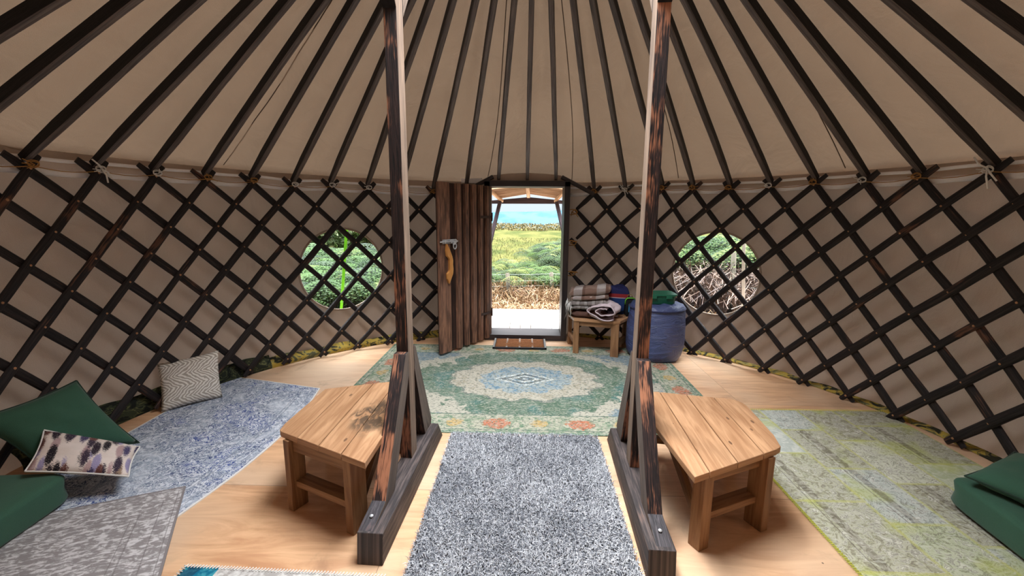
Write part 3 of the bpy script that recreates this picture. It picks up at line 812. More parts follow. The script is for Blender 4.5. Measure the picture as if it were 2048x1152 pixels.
pillow('cushion', [(2.275, -.305, .225), (2.74, -.10, .25), (2.86, -.50, .30), (2.40, -.74, .235)], .15, M['green'],
       'plain dark green cushion lying on the green mattress beside the patchwork rug', pinch=.12, seed=11, wr=.012, piping=(M['green2'], 'dark green piping'), up=(0, 0, 1))
def mattress(name, c, size, rot, label):
    """rounded foam pad with a seam line"""
    mb = MB(); sx, sy, sz = (x / 2 for x in size); e = .22; R_ = Matrix.Rotation(rot, 3, 'Z'); P = []; NU, NV = 72, 18
    def se(t, p): return math.copysign(abs(math.cos(t)) ** p, math.cos(t)), math.copysign(abs(math.sin(t)) ** p, math.sin(t))
    for i in range(NU):
        a = 2 * PI * i / NU; cx_, cy_ = se(a, e); row = []
        for j in range(NV + 1):
            b = -PI / 2 + PI * j / NV; cb, sb = se(b, .30)
            w = .004 * mnoise.noise(V((cx_ * 3, cy_ * 3, sb * 2)))
            cr = .008 if abs(j - NV // 2) == 0 else 0
            row.append(V(c) + R_ @ V((cx_ * (sx - cr + w) * cb ** 1 , cy_ * (sy - cr + w) * cb, sb * sz + sz)))
        P.append(row)
    mb.grid(P, closed_u=True); o = mb.build(name, M['green'], smooth=True, origin=c); return tag(o, label, 'floor cushion')
mattress('floor_mattress', (-2.66, -.77, .004), (.54, .76, .175), .10, 'thick dark green floor mattress under the feather print cushion')
mattress('floor_mattress', (2.52, -.65, .010), (.56, .86, .17), -.12, 'thick dark green floor mattress on the patchwork rug')

# ---- beanbag and tub
mb = MB(); P = []; C0 = V((1.425, 2.215, .004)); NU = 64
prof = [(.0, .0), (.18, .0), (.262, .012), (.292, .06), (.306, .14), (.309, .25), (.304, .36), (.296, .46), (.290, .52), (.281, .550), (.289, .558), (.281, .568), (.262, .592), (.20, .610), (.10, .606), (0, .602)]
for i in range(NU):
    a = 2 * PI * i / NU; row = []
    for j, (r, z) in enumerate(prof):
        w = 1 + .05 * mnoise.noise(V((math.cos(a) * 1.6, math.sin(a) * 1.6, z * 7))) * (1 if r > .2 else .4) + .022 * mnoise.noise(V((a * 3.5, z * 22, 4)))
        dz = .02 * mnoise.noise(V((math.cos(a) * 2, math.sin(a) * 2, 7))) if z > .57 else 0
        row.append(C0 + V((r * w * math.cos(a), r * w * math.sin(a), z + dz)))
    P.append(row)
mb.grid(P, closed_u=True)
def mat_bean():
    n = NT('blue nylon'); o = n.coord(); w = n.noise(n.mapv(o, (1, 1, 2.6)), 5, 4, .6, 1.4)
    c = n.mix(w, lin(62, 72, 112), lin(84, 96, 140)); return n.finish(c, .42, bump=w, bstr=.55, bdist=.05, spec=.55)
M['bean'] = mat_bean()
bb = mb.build('beanbag', M['bean'], smooth=True, origin=tuple(C0)); tag(bb, 'shiny blue drum-shaped beanbag standing beside the blanket bench', 'beanbag')
mb = MB(); lp = [C0 + V((.291 * math.cos(a), .291 * math.sin(a), .556)) for a in [2 * PI * s / 48 for s in range(49)]]
mb.sweep(lp, CIRC(.007, 6), caps=False); mb.build('zip_seam', fabric('navy piping', (44, 48, 84)), bb, smooth=True)
tb = thing('storage_tub', (1.44, 2.20, .618), 'green plastic tub with clip lid on top of the blue beanbag', 'tub')
def tub_box(mb, x0, x1, y0, y1, z0, z1, tpr):
    c = V(((x0 + x1) / 2, (y0 + y1) / 2, 0)); hx, hy = (x1 - x0) / 2, (y1 - y0) / 2; ch = .03
    def ring(k, z): return [c + V((sx, sy, z)) for sx, sy in ((-hx * k + ch, -hy * k), (hx * k - ch, -hy * k), (hx * k, -hy * k + ch), (hx * k, hy * k - ch), (hx * k - ch, hy * k), (-hx * k + ch, hy * k), (-hx * k, hy * k - ch), (-hx * k, -hy * k + ch))]
    a, b = ring(tpr, z0), ring(1, z1); s0 = len(mb.v); mb.v += a + b
    for i in range(8): j = (i + 1) % 8; mb.quad((s0 + i, s0 + j, s0 + 8 + j, s0 + 8 + i), ((0, 0),) * 4)
    mb.quad(tuple(s0 + i for i in reversed(range(8))), ((0, 0),) * 8); mb.quad(tuple(s0 + 8 + i for i in range(8)), ((0, 0),) * 8)
M['tub'] = plain('green plastic', (30, 92, 70), .35, .06); M['tublid'] = plain('paler green plastic', (44, 116, 90), .35, .06)
mb = MB(); tub_box(mb, 1.27, 1.585, 2.08, 2.32, .612, .700, .94); mb.build('tub_body', M['tub'], tb, bevel=.004)
mb = MB(); tub_box(mb, 1.26, 1.597, 2.07, 2.33, .700, .718, 1.0); mb.build('lid', M['tublid'], tb, bevel=.003)
for x in (1.50, 1.34):
    mb = MB(); mb.box((x, 2.066, .692), (.06, .008, .035)); mb.build('lid_clip', M['tublid'], tb, bevel=.002)

# ---- blankets
def cloth_slab(mb, c, size, rot, seed, wr=.012, fold=True, e=.35, mi=0, tilt=(0, 0), droop=None):
    sx, sy, sz = (x / 2 for x in size); R_ = Matrix.Rotation(rot, 3, 'Z'); NU, NV = 44, 12; P = []; UVs = []
    for i in range(NU):
        a = 2 * PI * i / NU; ca = math.copysign(abs(math.cos(a)) ** e, math.cos(a)); sa = math.copysign(abs(math.sin(a)) ** e, math.sin(a)); row = []; ur = []
        for j in range(NV + 1):
            b = -PI / 2 + PI * j / NV; cb = abs(math.cos(b)) ** .35; sb = math.copysign(abs(math.sin(b)) ** .8, math.sin(b))
            w = wr * mnoise.noise(V((ca * 2.1 + seed, sa * 2.3, sb * 1.5))) + wr * .6 * mnoise.noise(V((ca * 6 + seed, sa * 5, sb * 4)))
            x, y = ca * sx * cb * (1 + w * 4), sa * sy * cb * (1 + w * 4)
            z = sb * sz * (1 + .25 * mnoise.noise(V((ca * 2, sa * 2 + seed, 0)))) + w + x * tilt[0] + y * tilt[1]
            if droop and x < -droop[0]: z -= ((-x - droop[0]) ** 1.3) * droop[1]
            row.append(V(c) + R_ @ V((x, y, z))); ur.append((x, y))
        P.append(row); UVs.append(ur)
    mb.grid(P, UVs, closed_u=True, mi=mi)
def mat_plaid(name, base, dark, light, f=7.0):
    n = NT(name); uv = n.coord('UV'); x, y, z = n.xyz(uv)
    a = n.math('FRACT', n.mul(n.add(x, .33), f * .5)); b = n.math('FRACT', n.mul(n.add(y, .4), f * .5))
    c = n.mix(n.mul(n.gt(a, .62), .7), lin(*base), lin(*light)); c = n.mix(n.mul(n.gt(b, .7), .5), c, lin(*dark)); c = n.mix(n.mul(n.lt(a, .12), .6), c, lin(*dark))
    w = n.noise(n.coord(), 14, 4, .6, 1.2); wv = n.noise(n.coord(), 260, 1)
    return n.finish(c, .9, bump=n.add(n.mul(w, 3), wv), bstr=.5, bdist=.012, spec=.15, sheen=.1)
M['plaid'] = mat_plaid('brown plaid wool', (150, 122, 108), (92, 66, 58), (206, 202, 200), 8)
M['greywool'] = mat_plaid('grey striped wool', (150, 142, 138), (96, 88, 86), (206, 202, 198), 24)
M['pink'] = plain('pale pink fleece', (206, 190, 196), .95, .12, 30)
def mat_bt():
    n = NT('blue towel with red stripe'); x, y, z = n.xyz(n.coord()); w = n.noise(n.coord(), 160, 2)
    c = n.mix(w, lin(30, 48, 92), lin(54, 82, 138))
    zz = n.add(z, n.mul(n.noise(n.coord(), 3, 1), .03))
    c = n.mix(n.mul(n.gt(zz, .085), n.lt(zz, .125)), c, lin(150, 52, 56)); c = n.mix(n.mul(n.gt(zz, .079), n.lt(zz, .086)), c, lin(208, 190, 200))
    c = n.mix(n.gt(zz, .125), c, n.mix(w, lin(34, 36, 72), lin(52, 56, 100)))
    return n.finish(c, .95, bump=w, bstr=.5, bdist=.004, spec=.1)
M['btowel'] = mat_bt()
mb = MB(); cloth_slab(mb, (.73, 2.42, .700), (.46, .36, .085), -.2, 2, .012, tilt=(.13, 0)); cloth_slab(mb, (.72, 2.40, .635), (.42, .34, .05), -.2, 4, .012, tilt=(.10, 0))
cloth_slab(mb, (.80, 2.27, .640), (.22, .05, .03), .15, 9, .006)
mb2 = mb.build('blanket', M['plaid'], smooth=True, origin=(.73, 2.42, .6)); tag(mb2, 'brown and cream plaid blanket, folded, on top of the stack on the small bench', 'blanket')
mb = MB(); cloth_slab(mb, (.70, 2.40, .572), (.48, .34, .06), -.2, 13, .018, tilt=(.07, 0), droop=(.17, 5.5)); cloth_slab(mb, (.71, 2.39, .53), (.44, .34, .04), -.2, 17, .014, tilt=(.05, 0), droop=(.17, 3.5))
g2 = mb.build('blanket', M['greywool'], smooth=True, origin=(.71, 2.40, .5)); tag(g2, 'grey and white striped blanket hanging over the bench end, under the plaid one', 'blanket')
mb = MB()
for k in range(26):
    x = .485 + random.uniform(-.012, .03); y = 2.26 + k * .011; z = .56 + random.uniform(-.02, .02)
    mb.sweep([V((x, y, z)), V((x - .012, y + random.uniform(-.008, .008), z - .05)), V((x - .004 + random.uniform(-.01, .01), y, z - .11 + random.uniform(-.03, .03)))], CIRC(.004, 5))
mb.build('fringe', M['whitecord'], g2, smooth=True)
mb = MB(); cloth_slab(mb, (.74, 2.40, .450), (.42, .36, .072), -.2, 23, .010)
tag(mb.build('blanket', plain('dark brown wool', (92, 66, 58), .95, .3, 24), smooth=True, origin=(.72, 2.40, .45)), 'dark brown blanket at the bottom of the folded stack', 'blanket')
# rolled pink towel: spiral roll seen from its end
mb = MB(); P = []; NN = 90; cR = V((.885, 2.235, .515))
for k in range(NN + 1):
    f = k / NN; a = .9 + f * 2 * PI * 1.7; r = .026 + .074 * f; row = []
    for j in range(13):
        s = (j / 12 - .5) * .36; rr = r * (1 + .34 * mnoise.noise(V((a * .9, s * 6, 0)))) ; w = .016 * mnoise.noise(V((a * 1.7, s * 14, 3)))
        q = V((math.cos(a) * (rr + w) * 1.75, 0, math.sin(a) * (rr + w) * .98))
        row.append(cR + Matrix.Rotation(-.42, 3, 'Z') @ V((q.x, s * .75 , q.z)))
    P.append(row)
mb.grid(P); rl = mb.build('blanket', M['pink'], smooth=True, origin=tuple(cR)); tag(rl, 'pale pink fleece blanket, loosely rolled, at the front of the small bench', 'blanket')
so = rl.modifiers.new('cloth', 'SOLIDIFY'); so.thickness = .009; so.offset = 0
mb = MB(); cloth_slab(mb, (1.035, 2.50, .585), (.30, .20, .30), -.15, 31, .010, e=.3)
tag(mb.build('towel', M['btowel'], smooth=True, origin=(1.035, 2.50, .55)), 'thick folded blue towel with a red stripe, behind the pink blanket', 'towel')
gt = thing('lunch_bag', (1.19, 2.335, .41), 'small black bag with lime green trim between towel and charred post', 'bag')
mb = MB(); cloth_slab(mb, (1.17, 2.40, .52), (.12, .12, .21), 0, 5, .003, e=.35); mb.build('bag_body', plain('black nylon', (22, 26, 26), .6), gt, smooth=True)
mb = MB(); mb.sweep([V((1.112, 2.35, .55)), V((1.112, 2.345, .60)), V((1.13, 2.34, .625)), V((1.20, 2.34, .625)), V((1.228, 2.35, .60))], CIRC(.007, 6)); mb.build('trim_cord', plain('lime trim', (120, 200, 70), .6), gt, smooth=True)
mb = MB(); mb.sweep([V((1.14, 2.39, .62)), V((1.15, 2.39, .655)), V((1.19, 2.39, .655)), V((1.20, 2.39, .62))], CIRC(.005, 6)); mb.build('handle', plain('tan strap', (150, 130, 80), .7), gt, smooth=True)
mb = MB(); mb.box((1.165, 2.337, .51), (.035, .006, .09)); mb.build('bottle_pocket', plain('light blue plastic', (70, 150, 200), .4), gt, bevel=.002)

# ------------------------------------------------------------------ rugs
def hash2(n, a, b): return n.white(n.comb(a, b, 0.0))
def worn(n, o, sx=26, sy=8, rot=0.0):
    """streaky worn-pile mask"""
    v = n.mapv(o, (sy, sx, 1), (0, 0, 0), (0, 0, rot)); return n.noise(v, 2.4, 4, .62, .7)
def mat_teal():
    n = NT('teal medallion rug'); o = n.coord(); x, y, z = n.xyz(o)
    ax, ay = n.absv(x), n.absv(y)
    st = worn(n, o, 22, 9); sc = n.noise(o, 16, 4, .65, .8); blot = n.noise(o, 5.5, 4, .6, .8); fine = n.noise(n.mapv(o, (60, 110, 1)), 1, 2)
    # field
    c = n.mix(n.step(blot, .4, .62), lin(78, 102, 84), lin(106, 124, 110))
    c = n.mix(n.mul(n.step(n.noise(o, 3.1, 2, .5), .5, .62), .7), c, lin(74, 114, 112))
    # corner cream clouds
    ce = n.add(n.mul(n.sub(ax, .55), 1.0), n.mul(n.sub(ay, .28), 1.15))
    c = n.mix(n.step(n.add(ce, n.mul(n.sub(blot, .5), .9)), .36, .42), c, lin(172, 168, 154))
    c = n.mix(n.mul(n.step(n.add(ce, n.mul(n.sub(blot, .5), .7)), .62, .68), .75), c, lin(84, 116, 136))
    # medallion: scalloped rings
    angl = n.math('ARCTAN2', n.mul(y, 1.45), x); rr = n.math('SQRT', n.add(n.mul(x, x), n.mul(n.mul(y, y), 2.1)))
    lobe = n.mul(n.absv(n.math('SINE', n.mul(angl, 6.0))), .07)
    d = n.add(n.sub(rr, lobe), n.mul(n.sub(blot, .5), .28))
    dia = n.add(n.add(n.mul(ax, .8), n.mul(ay, 1.5)), n.mul(n.sub(sc, .5), .14))
    c = n.mix(n.lt(d, .66), c, lin(112, 118, 112)); c = n.mix(n.lt(d, .635), c, lin(178, 172, 158))
    c = n.mix(n.mul(n.lt(d, .635), n.mul(n.gt(d, .40), n.step(sc, .5, .6))), c, lin(158, 152, 134))
    c = n.mix(n.lt(d, .40), c, n.mix(n.step(sc, .35, .6), lin(96, 132, 156), lin(158, 168, 168)))
    k1 = n.math('PINGPONG', n.mul(dia, 9.0), .5); inn = n.lt(dia, .26)
    c = n.mix(n.mul(inn, n.step(k1, .3, .4)), c, lin(86, 92, 96)); c = n.mix(n.mul(inn, n.lt(k1, .12)), c, lin(214, 218, 214))
    # border
    bx, by = n.sub(1.545, ax), n.sub(1.03, ay); b = n.math('MINIMUM', bx, by)
    bc = n.mix(n.step(sc, .42, .56), lin(108, 130, 106), lin(166, 164, 146))
    al = n.mix(n.lt(bx, by), x, y)
    u = n.node('ShaderNodeSeparateColor'); n.put(u.inputs[0], al); al = u.outputs[0]
    fx = n.sub(n.math('FRACT', n.mul(n.add(al, 3.0), 1.0 / .62)), .5)
    fl = n.math('SQRT', n.add(n.math('POWER', n.mul(fx, 5.2), 2.0), n.math('POWER', n.mul(n.sub(b, .155), 12.0), 2.0)))
    bc = n.mix(n.mul(n.lt(n.add(fl, n.mul(n.sub(sc, .5), 1.6)), .85), n.step(st, .35, .5)), bc, lin(176, 96, 66))
    fx2 = n.sub(n.math('FRACT', n.mul(n.add(al, 3.31), 1.0 / .62)), .5)
    fl2 = n.math('SQRT', n.add(n.math('POWER', n.mul(fx2, 7.2), 2.0), n.math('POWER', n.mul(n.sub(b, .155), 14.0), 2.0)))
    bc = n.mix(n.mul(n.lt(n.add(fl2, n.mul(n.sub(sc, .5), 1.8)), .7), .8), bc, lin(182, 150, 92))
    c = n.mix(n.lt(b, .30), c, bc)
    for lo, hi, cc in ((.285, .30, (92, 110, 100)), (.262, .272, (166, 164, 150)), (.048, .058, (86, 104, 96)), (.0, .03, (100, 126, 106))):
        c = n.mix(n.mul(n.mul(n.gt(b, lo), n.lt(b, hi)), .85), c, lin(*cc))
    # wear
    c = n.mix(n.mul(n.step(n.add(n.mul(st, .6), n.mul(fine, .4)), .49, .57), .72), c, lin(166, 164, 150))
    c = n.mix(n.mul(n.step(n.noise(n.mapv(o, (24, 44, 1)), 1.6, 3, .6, .5), .54, .60), .7), c, lin(62, 82, 74))
    return n.finish(c, .95, bump=n.add(st, fine), bstr=.35, bdist=.004, spec=.08)
def mat_blue():
    n = NT('blue distressed rug'); o = n.coord('UV'); x, y, z = n.xyz(o)
    sc = n.noise(o, 15, 5, .68, 1.6); bl = n.noise(o, 2.4, 3, .6, .6); st = worn(n, o, 9, 22)
    c = n.mix(n.step(sc, .42, .62), lin(208, 214, 222), lin(168, 178, 192))
    ln = n.math('PINGPONG', n.mul(sc, 7.0), .5)
    c = n.mix(n.mul(n.step(ln, .24, .36), n.step(bl, .28, .5)), c, lin(70, 84, 118))
    c = n.mix(n.mul(n.step(ln, .28, .38), n.step(bl, .50, .60)), c, lin(40, 68, 140))
    e = n.math('MINIMUM', n.math('MINIMUM', x, n.sub(1.08, x)), n.math('MINIMUM', y, n.sub(1.95, y)))
    for lo, hi in ((.15, .158), (.175, .183), (.06, .066)): c = n.mix(n.mul(n.mul(n.gt(e, lo), n.lt(e, hi)), .7), c, lin(120, 128, 142))
    c = n.mix(n.mul(n.step(st, .54, .64), .7), c, lin(214, 216, 220))
    c = n.mix(n.lt(e, .012), c, lin(224, 222, 218))
    return n.finish(c, .95, bump=sc, bstr=.3, bdist=.004, spec=.08)
def mat_grey():
    n = NT('grey distressed rug'); o = n.coord('UV'); x, y, z = n.xyz(o)
    st = worn(n, o, 22, 8); sc = n.noise(o, 18, 4, .65, 1.0)
    c = n.mix(n.step(n.add(n.mul(st, .65), n.mul(sc, .35)), .46, .58), lin(142, 137, 137), lin(204, 201, 202))
    e = n.math('MINIMUM', n.math('MINIMUM', x, n.sub(1.2, x)), n.math('MINIMUM', y, n.sub(1.7, y)))
    for lo, hi in ((.03, .036), (.10, .106), (.20, .208), (.235, .24)): c = n.mix(n.mul(n.mul(n.gt(e, lo), n.lt(e, hi)), .55), c, lin(116, 110, 110))
    c = n.mix(n.lt(e, .012), c, lin(132, 126, 126))
    return n.finish(c, .95, bump=n.add(st, sc), bstr=.3, bdist=.004, spec=.08)
def mat_patch():
    n = NT('green patchwork rug'); o = n.coord('UV'); x, y, z = n.xyz(o)   # uv in metres from the near inner corner
    # columns of differing widths, rows offset per column
    i1, i2, i3 = n.gt(x, .395), n.gt(x, .70), n.gt(x, .985)
    ci = n.add(n.add(i1, i2), i3); cx_ = n.add(n.add(n.mul(i1, .395), n.mul(i2, .305)), n.mul(i3, .285))
    off = n.add(n.add(.0, n.mul(i1, .17)), n.add(n.mul(i2, -.34), n.mul(i3, .27)))
    yy = n.add(y, off); r0 = n.math('FLOOR', n.mul(yy, 1 / .485)); fy = n.sub(n.mul(yy, 1 / .485), r0)
    h = hash2(n, ci, r0); h2 = hash2(n, n.add(ci, 7.3), r0)
    sc = n.noise(n.comb(x, y, n.mul(h, 9.0)), 17, 4, .65, 1.3); st = worn(n, o, 20, 7)
    base = n.ramp(h, [(0, lin(178, 186, 178)), (.22, lin(168, 168, 142)), (.42, lin(196, 198, 176)), (.6, lin(176, 184, 150)), (.78, lin(190, 200, 200)), (.9, lin(160, 158, 134))], 'CONSTANT')
    c = n.mix(n.step(sc, .4, .66), base, n.mix(.6, base, lin(222, 222, 212)))
    ln = n.math('PINGPONG', n.mul(sc, 6.0), .5)
    c = n.mix(n.mul(n.mul(n.step(ln, .30, .40), n.gt(h2, .2)), .6), c, lin(112, 104, 96))
    c = n.mix(n.mul(n.step(n.noise(o, 3, 2), .54, .66), .5), c, lin(182, 190, 98))
    lx = n.sub(x, cx_)
    band = n.mul(n.mul(n.gt(lx, .12), n.lt(lx, .165)), n.gt(h2, .55)); c = n.mix(n.mul(band, .5), c, n.mix(n.gt(sc, .52), lin(84, 74, 70), lin(150, 144, 130)))
    b2 = n.mul(n.mul(n.gt(lx, .095), n.lt(lx, .102)), n.gt(h2, .55)); c = n.mix(n.mul(b2, .5), c, lin(90, 80, 76))
    # yellow-green stitching on the seams
    ex = n.math('MINIMUM', lx, n.sub(n.add(n.add(.395, n.mul(i1, -.09)), n.add(n.mul(i2, -.02), n.mul(i3, .13))), lx))
    ey = n.mul(n.math('MINIMUM', fy, n.sub(1.0, fy)), .485)
    e = n.math('MINIMUM', ex, ey); zig = n.math('PINGPONG', n.mul(n.add(x, y), 55.0), .5)
    c = n.mix(n.mul(n.lt(e, .010), n.add(.1, n.mul(zig, 1.4))), c, lin(190, 192, 96))
    c = n.mix(n.mul(n.step(st, .56, .66), .45), c, lin(206, 208, 194))
    return n.finish(c, .95, bump=n.add(sc, n.mul(n.lt(e, .012), .6)), bstr=.3, bdist=.004, spec=.08)
def mat_tealpatch():
    n = NT('teal and grey patchwork rug'); o = n.coord('UV'); x, y, z = n.xyz(o)
    sc = n.noise(o, 26, 4, .6, .6); i = n.gt(x, .155)
    c = n.mix(n.step(sc, .4, .62), lin(24, 104, 132), lin(66, 150, 166)); c = n.mix(n.mul(n.step(n.noise(o, 9, 2), .55, .62), .7), c, lin(34, 60, 84))
    g = n.mix(n.step(sc, .4, .62), lin(164, 160, 156), lin(206, 204, 200)); c = n.mix(i, c, g)
    return n.finish(c, .95, bump=sc, bstr=.3, bdist=.004, spec=.08)
def rug(name, top, poly_uv, mat, label, th=.009, z0=.001, n=24, bow=None, cat='rug', smooth=True):
    """top: 4 corners (x,y) as near-inner, near-outer, far-outer, far-inner; poly_uv the matching size in metres"""
    A, B, C, D = [V((x, y, 0)) for x, y in top]; W, L = poly_uv; G_, U_ = [], []
    for i in range(n + 1):
        u = i / n; r, ur = [], []
        for j in range(n + 1):
            v = j / n; p = A * (1 - u) * (1 - v) + B * u * (1 - v) + C * u * v + D * (1 - u) * v
            if bow: p += V(bow) * (math.sin(PI * v) * u)
            wv = .0015 * mnoise.noise(V((p.x * 4, p.y * 4, 1))); r.append(p + V((0, 0, z0 + th + wv))); ur.append((u * W, v * L))
        G_.append(r); U_.append(ur)
    mb = MB(); mb.grid(G_, U_)
    rim = [G_[i][0] for i in range(n)] + [G_[n][j] for j in range(n)] + [G_[n - i][n] for i in range(n)] + [G_[0][n - j] for j in range(n)]
    ruv = [U_[i][0] for i in range(n)] + [U_[n][j] for j in range(n)] + [U_[n - i][n] for i in range(n)] + [U_[0][n - j] for j in range(n)]
    b = len(mb.v); m = len(rim); mb.v += rim + [p - V((0, 0, th)) for p in rim]
    for k in range(m):
        q = (k + 1) % m; mb.quad((b + k + m, b + q + m, b + q, b + k), (ruv[k], ruv[q], ruv[q], ruv[k]))
    ctr = (A + B + C + D) / 4; o = mb.build(name, mat, origin=(ctr.x, ctr.y, z0)); return tag(o, label, cat)
def stitch_edge(o, pts, mat, step=.014, ln=.018, z=.012, name='edge_stitching'):
    mb = MB()
    for a, b in pts:
        a, b = V((a[0], a[1], z)), V((b[0], b[1], z)); d = (b - a); L = d.length; d.normalize(); c = V((-d.y, d.x, 0)); k = 0
        while k * step < L:
            p = a + d * (k * step) - c * (ln * .35); mb.sweep([p - V((0, 0, .004)), p + V((0, 0, .001)), p + c * ln + d * .006 + V((0, 0, .001))], CIRC(.0024, 4)); k += 1
    return mb.build(name, mat, o)
teal = rug('rug', [(-1.545, .425), (1.535, .425), (1.535, 2.485), (-1.545, 2.485)], (3.08, 2.06), mat_teal(), 'large green and teal medallion rug with an orange-flowered border, inside the doorway', th=.006)
blue = rug('rug', [(-2.78, -.74), (-1.80, -.62), (-1.815, 1.15), (-2.81, 1.40)], (1.08, 1.95), mat_blue(), 'distressed blue and white rug under the herringbone cushion', th=.006, bow=(.11, 0, 0))
grey = rug('rug', [(-2.33, -1.90), (-1.02, -1.73), (-1.918, -.255), (-2.80, -.66)], (1.2, 1.7), mat_grey(), 'faded grey and white rug overlapping the blue one', th=.006, z0=.0085)
patch = rug('rug', [(1.455, -1.20), (2.86, -1.20), (2.87, .91), (1.475, .885)], (1.40, 2.09), mat_patch(), 'pale green patchwork rug with lime stitched seams', th=.007)
tp = rug('rug', [(-1.50, -1.70), (-.58, -1.70), (-.60, -.815), (-1.49, -.795)], (.9, .9), mat_tealpatch(), 'small teal and grey patchwork rug with white stitched edge, near the pine bench', th=.008)
M['lime'] = plain('lime yarn', (200, 204, 84), .9)
stitch_edge(patch, [((1.455, -1.20), (1.475, .885)), ((1.475, .885), (2.87, .91))], M['lime'])
stitch_edge(tp, [((-.60, -.815), (-1.49, -.795)), ((-1.49, -.795), (-1.50, -1.7))], M['whitecord'])

# shag runner with real pile
sh = thing('shag_rug', (-.01, -.2, 0), 'thick pale grey shaggy rug running between the two posts', 'rug')
X0, X1, Y0, Y1 = -.515, .500, -1.15, .395
mb = MB(); mb.box(((X0 + X1) / 2, (Y0 + Y1) / 2, .005), (X1 - X0, Y1 - Y0, .009)); mb.build('backing', plain('grey rug backing', (120, 124, 132), .95), sh)
def mat_pile():
    n = NT('grey shag pile'); o = n.coord(); u, v, w = n.xyz(n.coord('UV'))
    big = n.noise(o, 3.5, 4, .6, .5); c = n.mix(n.step(n.add(n.mul(big, .55), n.mul(u, .45)), .3, .72), lin(112, 116, 124), lin(204, 206, 210))
    return n.finish(c, .9, spec=.1)
NP = 64000; px = RNG.uniform(X0 - .004, X1 + .004, NP); py = RNG.uniform(-1.0, Y1 + .004, NP)
low = np.array([mnoise.noise(V((a * 9, b * 9, 0))) for a, b in zip(px[::16], py[::16])]).repeat(16)[:NP]
ang_ = RNG.uniform(0, 2 * PI, NP); ln = RNG.uniform(.016, .030, NP); lean = RNG.uniform(.2, 1.0, NP); w_ = RNG.uniform(.0014, .0026, NP)
dx, dy = np.cos(ang_), np.sin(ang_); b0 = np.stack([px, py, np.full(NP, .008)], 1)
perp = np.stack([-dy, dx, np.zeros(NP)], 1) * w_[:, None]
midp = b0 + np.stack([dx * ln * lean * .35, dy * ln * lean * .35, ln * .7], 1); tip = b0 + np.stack([dx * ln * lean, dy * ln * lean, ln * (1.0 - .35 * lean)], 1)
Vt = np.concatenate([b0 - perp, b0 + perp, midp + perp * .9, midp - perp * .9, tip - perp * .3, tip + perp * .3], 0)
idx = np.arange(NP); F = np.concatenate([np.stack([idx, idx + NP, idx + 2 * NP, idx + 3 * NP], 1), np.stack([idx + 3 * NP, idx + 2 * NP, idx + 5 * NP, idx + 4 * NP], 1)], 0)
ruv = np.tile(np.stack([RNG.uniform(0, 1, NP), np.zeros(NP)], 1), (6, 1))
pile = npmesh('pile', Vt, F, mat_pile(), sh, ruv); pile['kind'] = 'stuff'

# ------------------------------------------------------------------ outside
def mat_ground():
    n = NT('straw strewn ground'); o = n.coord(); x, y, z = n.xyz(o)
    s = n.noise(n.mapv(o, (22, 60, 1)), 1, 4, .7, 2.0); b = n.noise(o, .6, 4)
    c = n.mix(n.step(s, .35, .65), lin(88, 58, 36), lin(136, 104, 74))
    far = n.step(y, 8.0, 11.0); g = n.mix(n.step(n.noise(n.mapv(o, (1, .4, 1)), .8, 5, .65), .35, .65), lin(48, 54, 24), lin(74, 72, 38))
    return n.finish(n.mix(far, c, g), .95, bump=s, bstr=.6, bdist=.02, spec=.05)
def ground_z(x, y):
    r = math.hypot(x, y)
    z = -.16
    if y > 6: z += .46 * min(1, (y - 6) / 16) ** .9
    if y > 34: z -= (y - 34) * .22
    return z + .05 * mnoise.noise(V((x * .3, y * .3, 0)))
mb = MB(); xs = [-60, -40, -28, -20, -14, -10] + [-8 + .8 * k for k in range(21)] + [10, 14, 20, 28, 40, 60]; ys = [-12, -6, 0] + [2 + .8 * k for k in range(20)] + [19, 22, 25, 28, 31, 34, 37, 42, 50, 70, 110]
mb.grid([[V((x, y, ground_z(x, y))) for y in ys] for x in xs])
gr = mb.build('ground', mat_ground(), smooth=True); struct(gr, 'straw strewn ground rising to a grassy field')
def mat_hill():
    n = NT('haze tinted wooded hillside'); o = n.coord(); v = n.noise(n.mapv(o, (.010, .004, .03)), 1, 5, .6)
    return n.finish(n.mix(n.step(v, .4, .6), lin(44, 68, 80), lin(56, 78, 90)), 1.0, spec=0.0)  # distance haze is painted into the blue base colour
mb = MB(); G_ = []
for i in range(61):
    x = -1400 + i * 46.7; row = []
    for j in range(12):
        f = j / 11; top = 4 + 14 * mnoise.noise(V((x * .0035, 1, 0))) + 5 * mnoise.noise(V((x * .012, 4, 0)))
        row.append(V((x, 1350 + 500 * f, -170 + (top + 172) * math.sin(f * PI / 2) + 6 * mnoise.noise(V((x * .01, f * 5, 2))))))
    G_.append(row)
mb.grid(G_); hill = mb.build('hills', mat_hill(), smooth=True); struct(hill, 'haze-tinted blue hills on the horizon')

# deck
dk = thing('deck', (0, 3.7, 0), 'sunlit pale board decking outside the threshold', 'decking')
M['deck'] = sawn('bleached deck board', (176, 172, 164), (190, 186, 180), 18, .8)
mb = MB()
for k in range(13):
    x = -.95 + k * .1475; mb.box((x + .07, 3.765, -.045), (.139, 1.70, .028), axis=1)
mb.build('deck_boards', M['deck'], dk, bevel=.003)
mb = MB(); mb.box((0, 4.58, -.095), (1.95, .04, .07)); mb.build('deck_joist', M['porchwood'], dk)

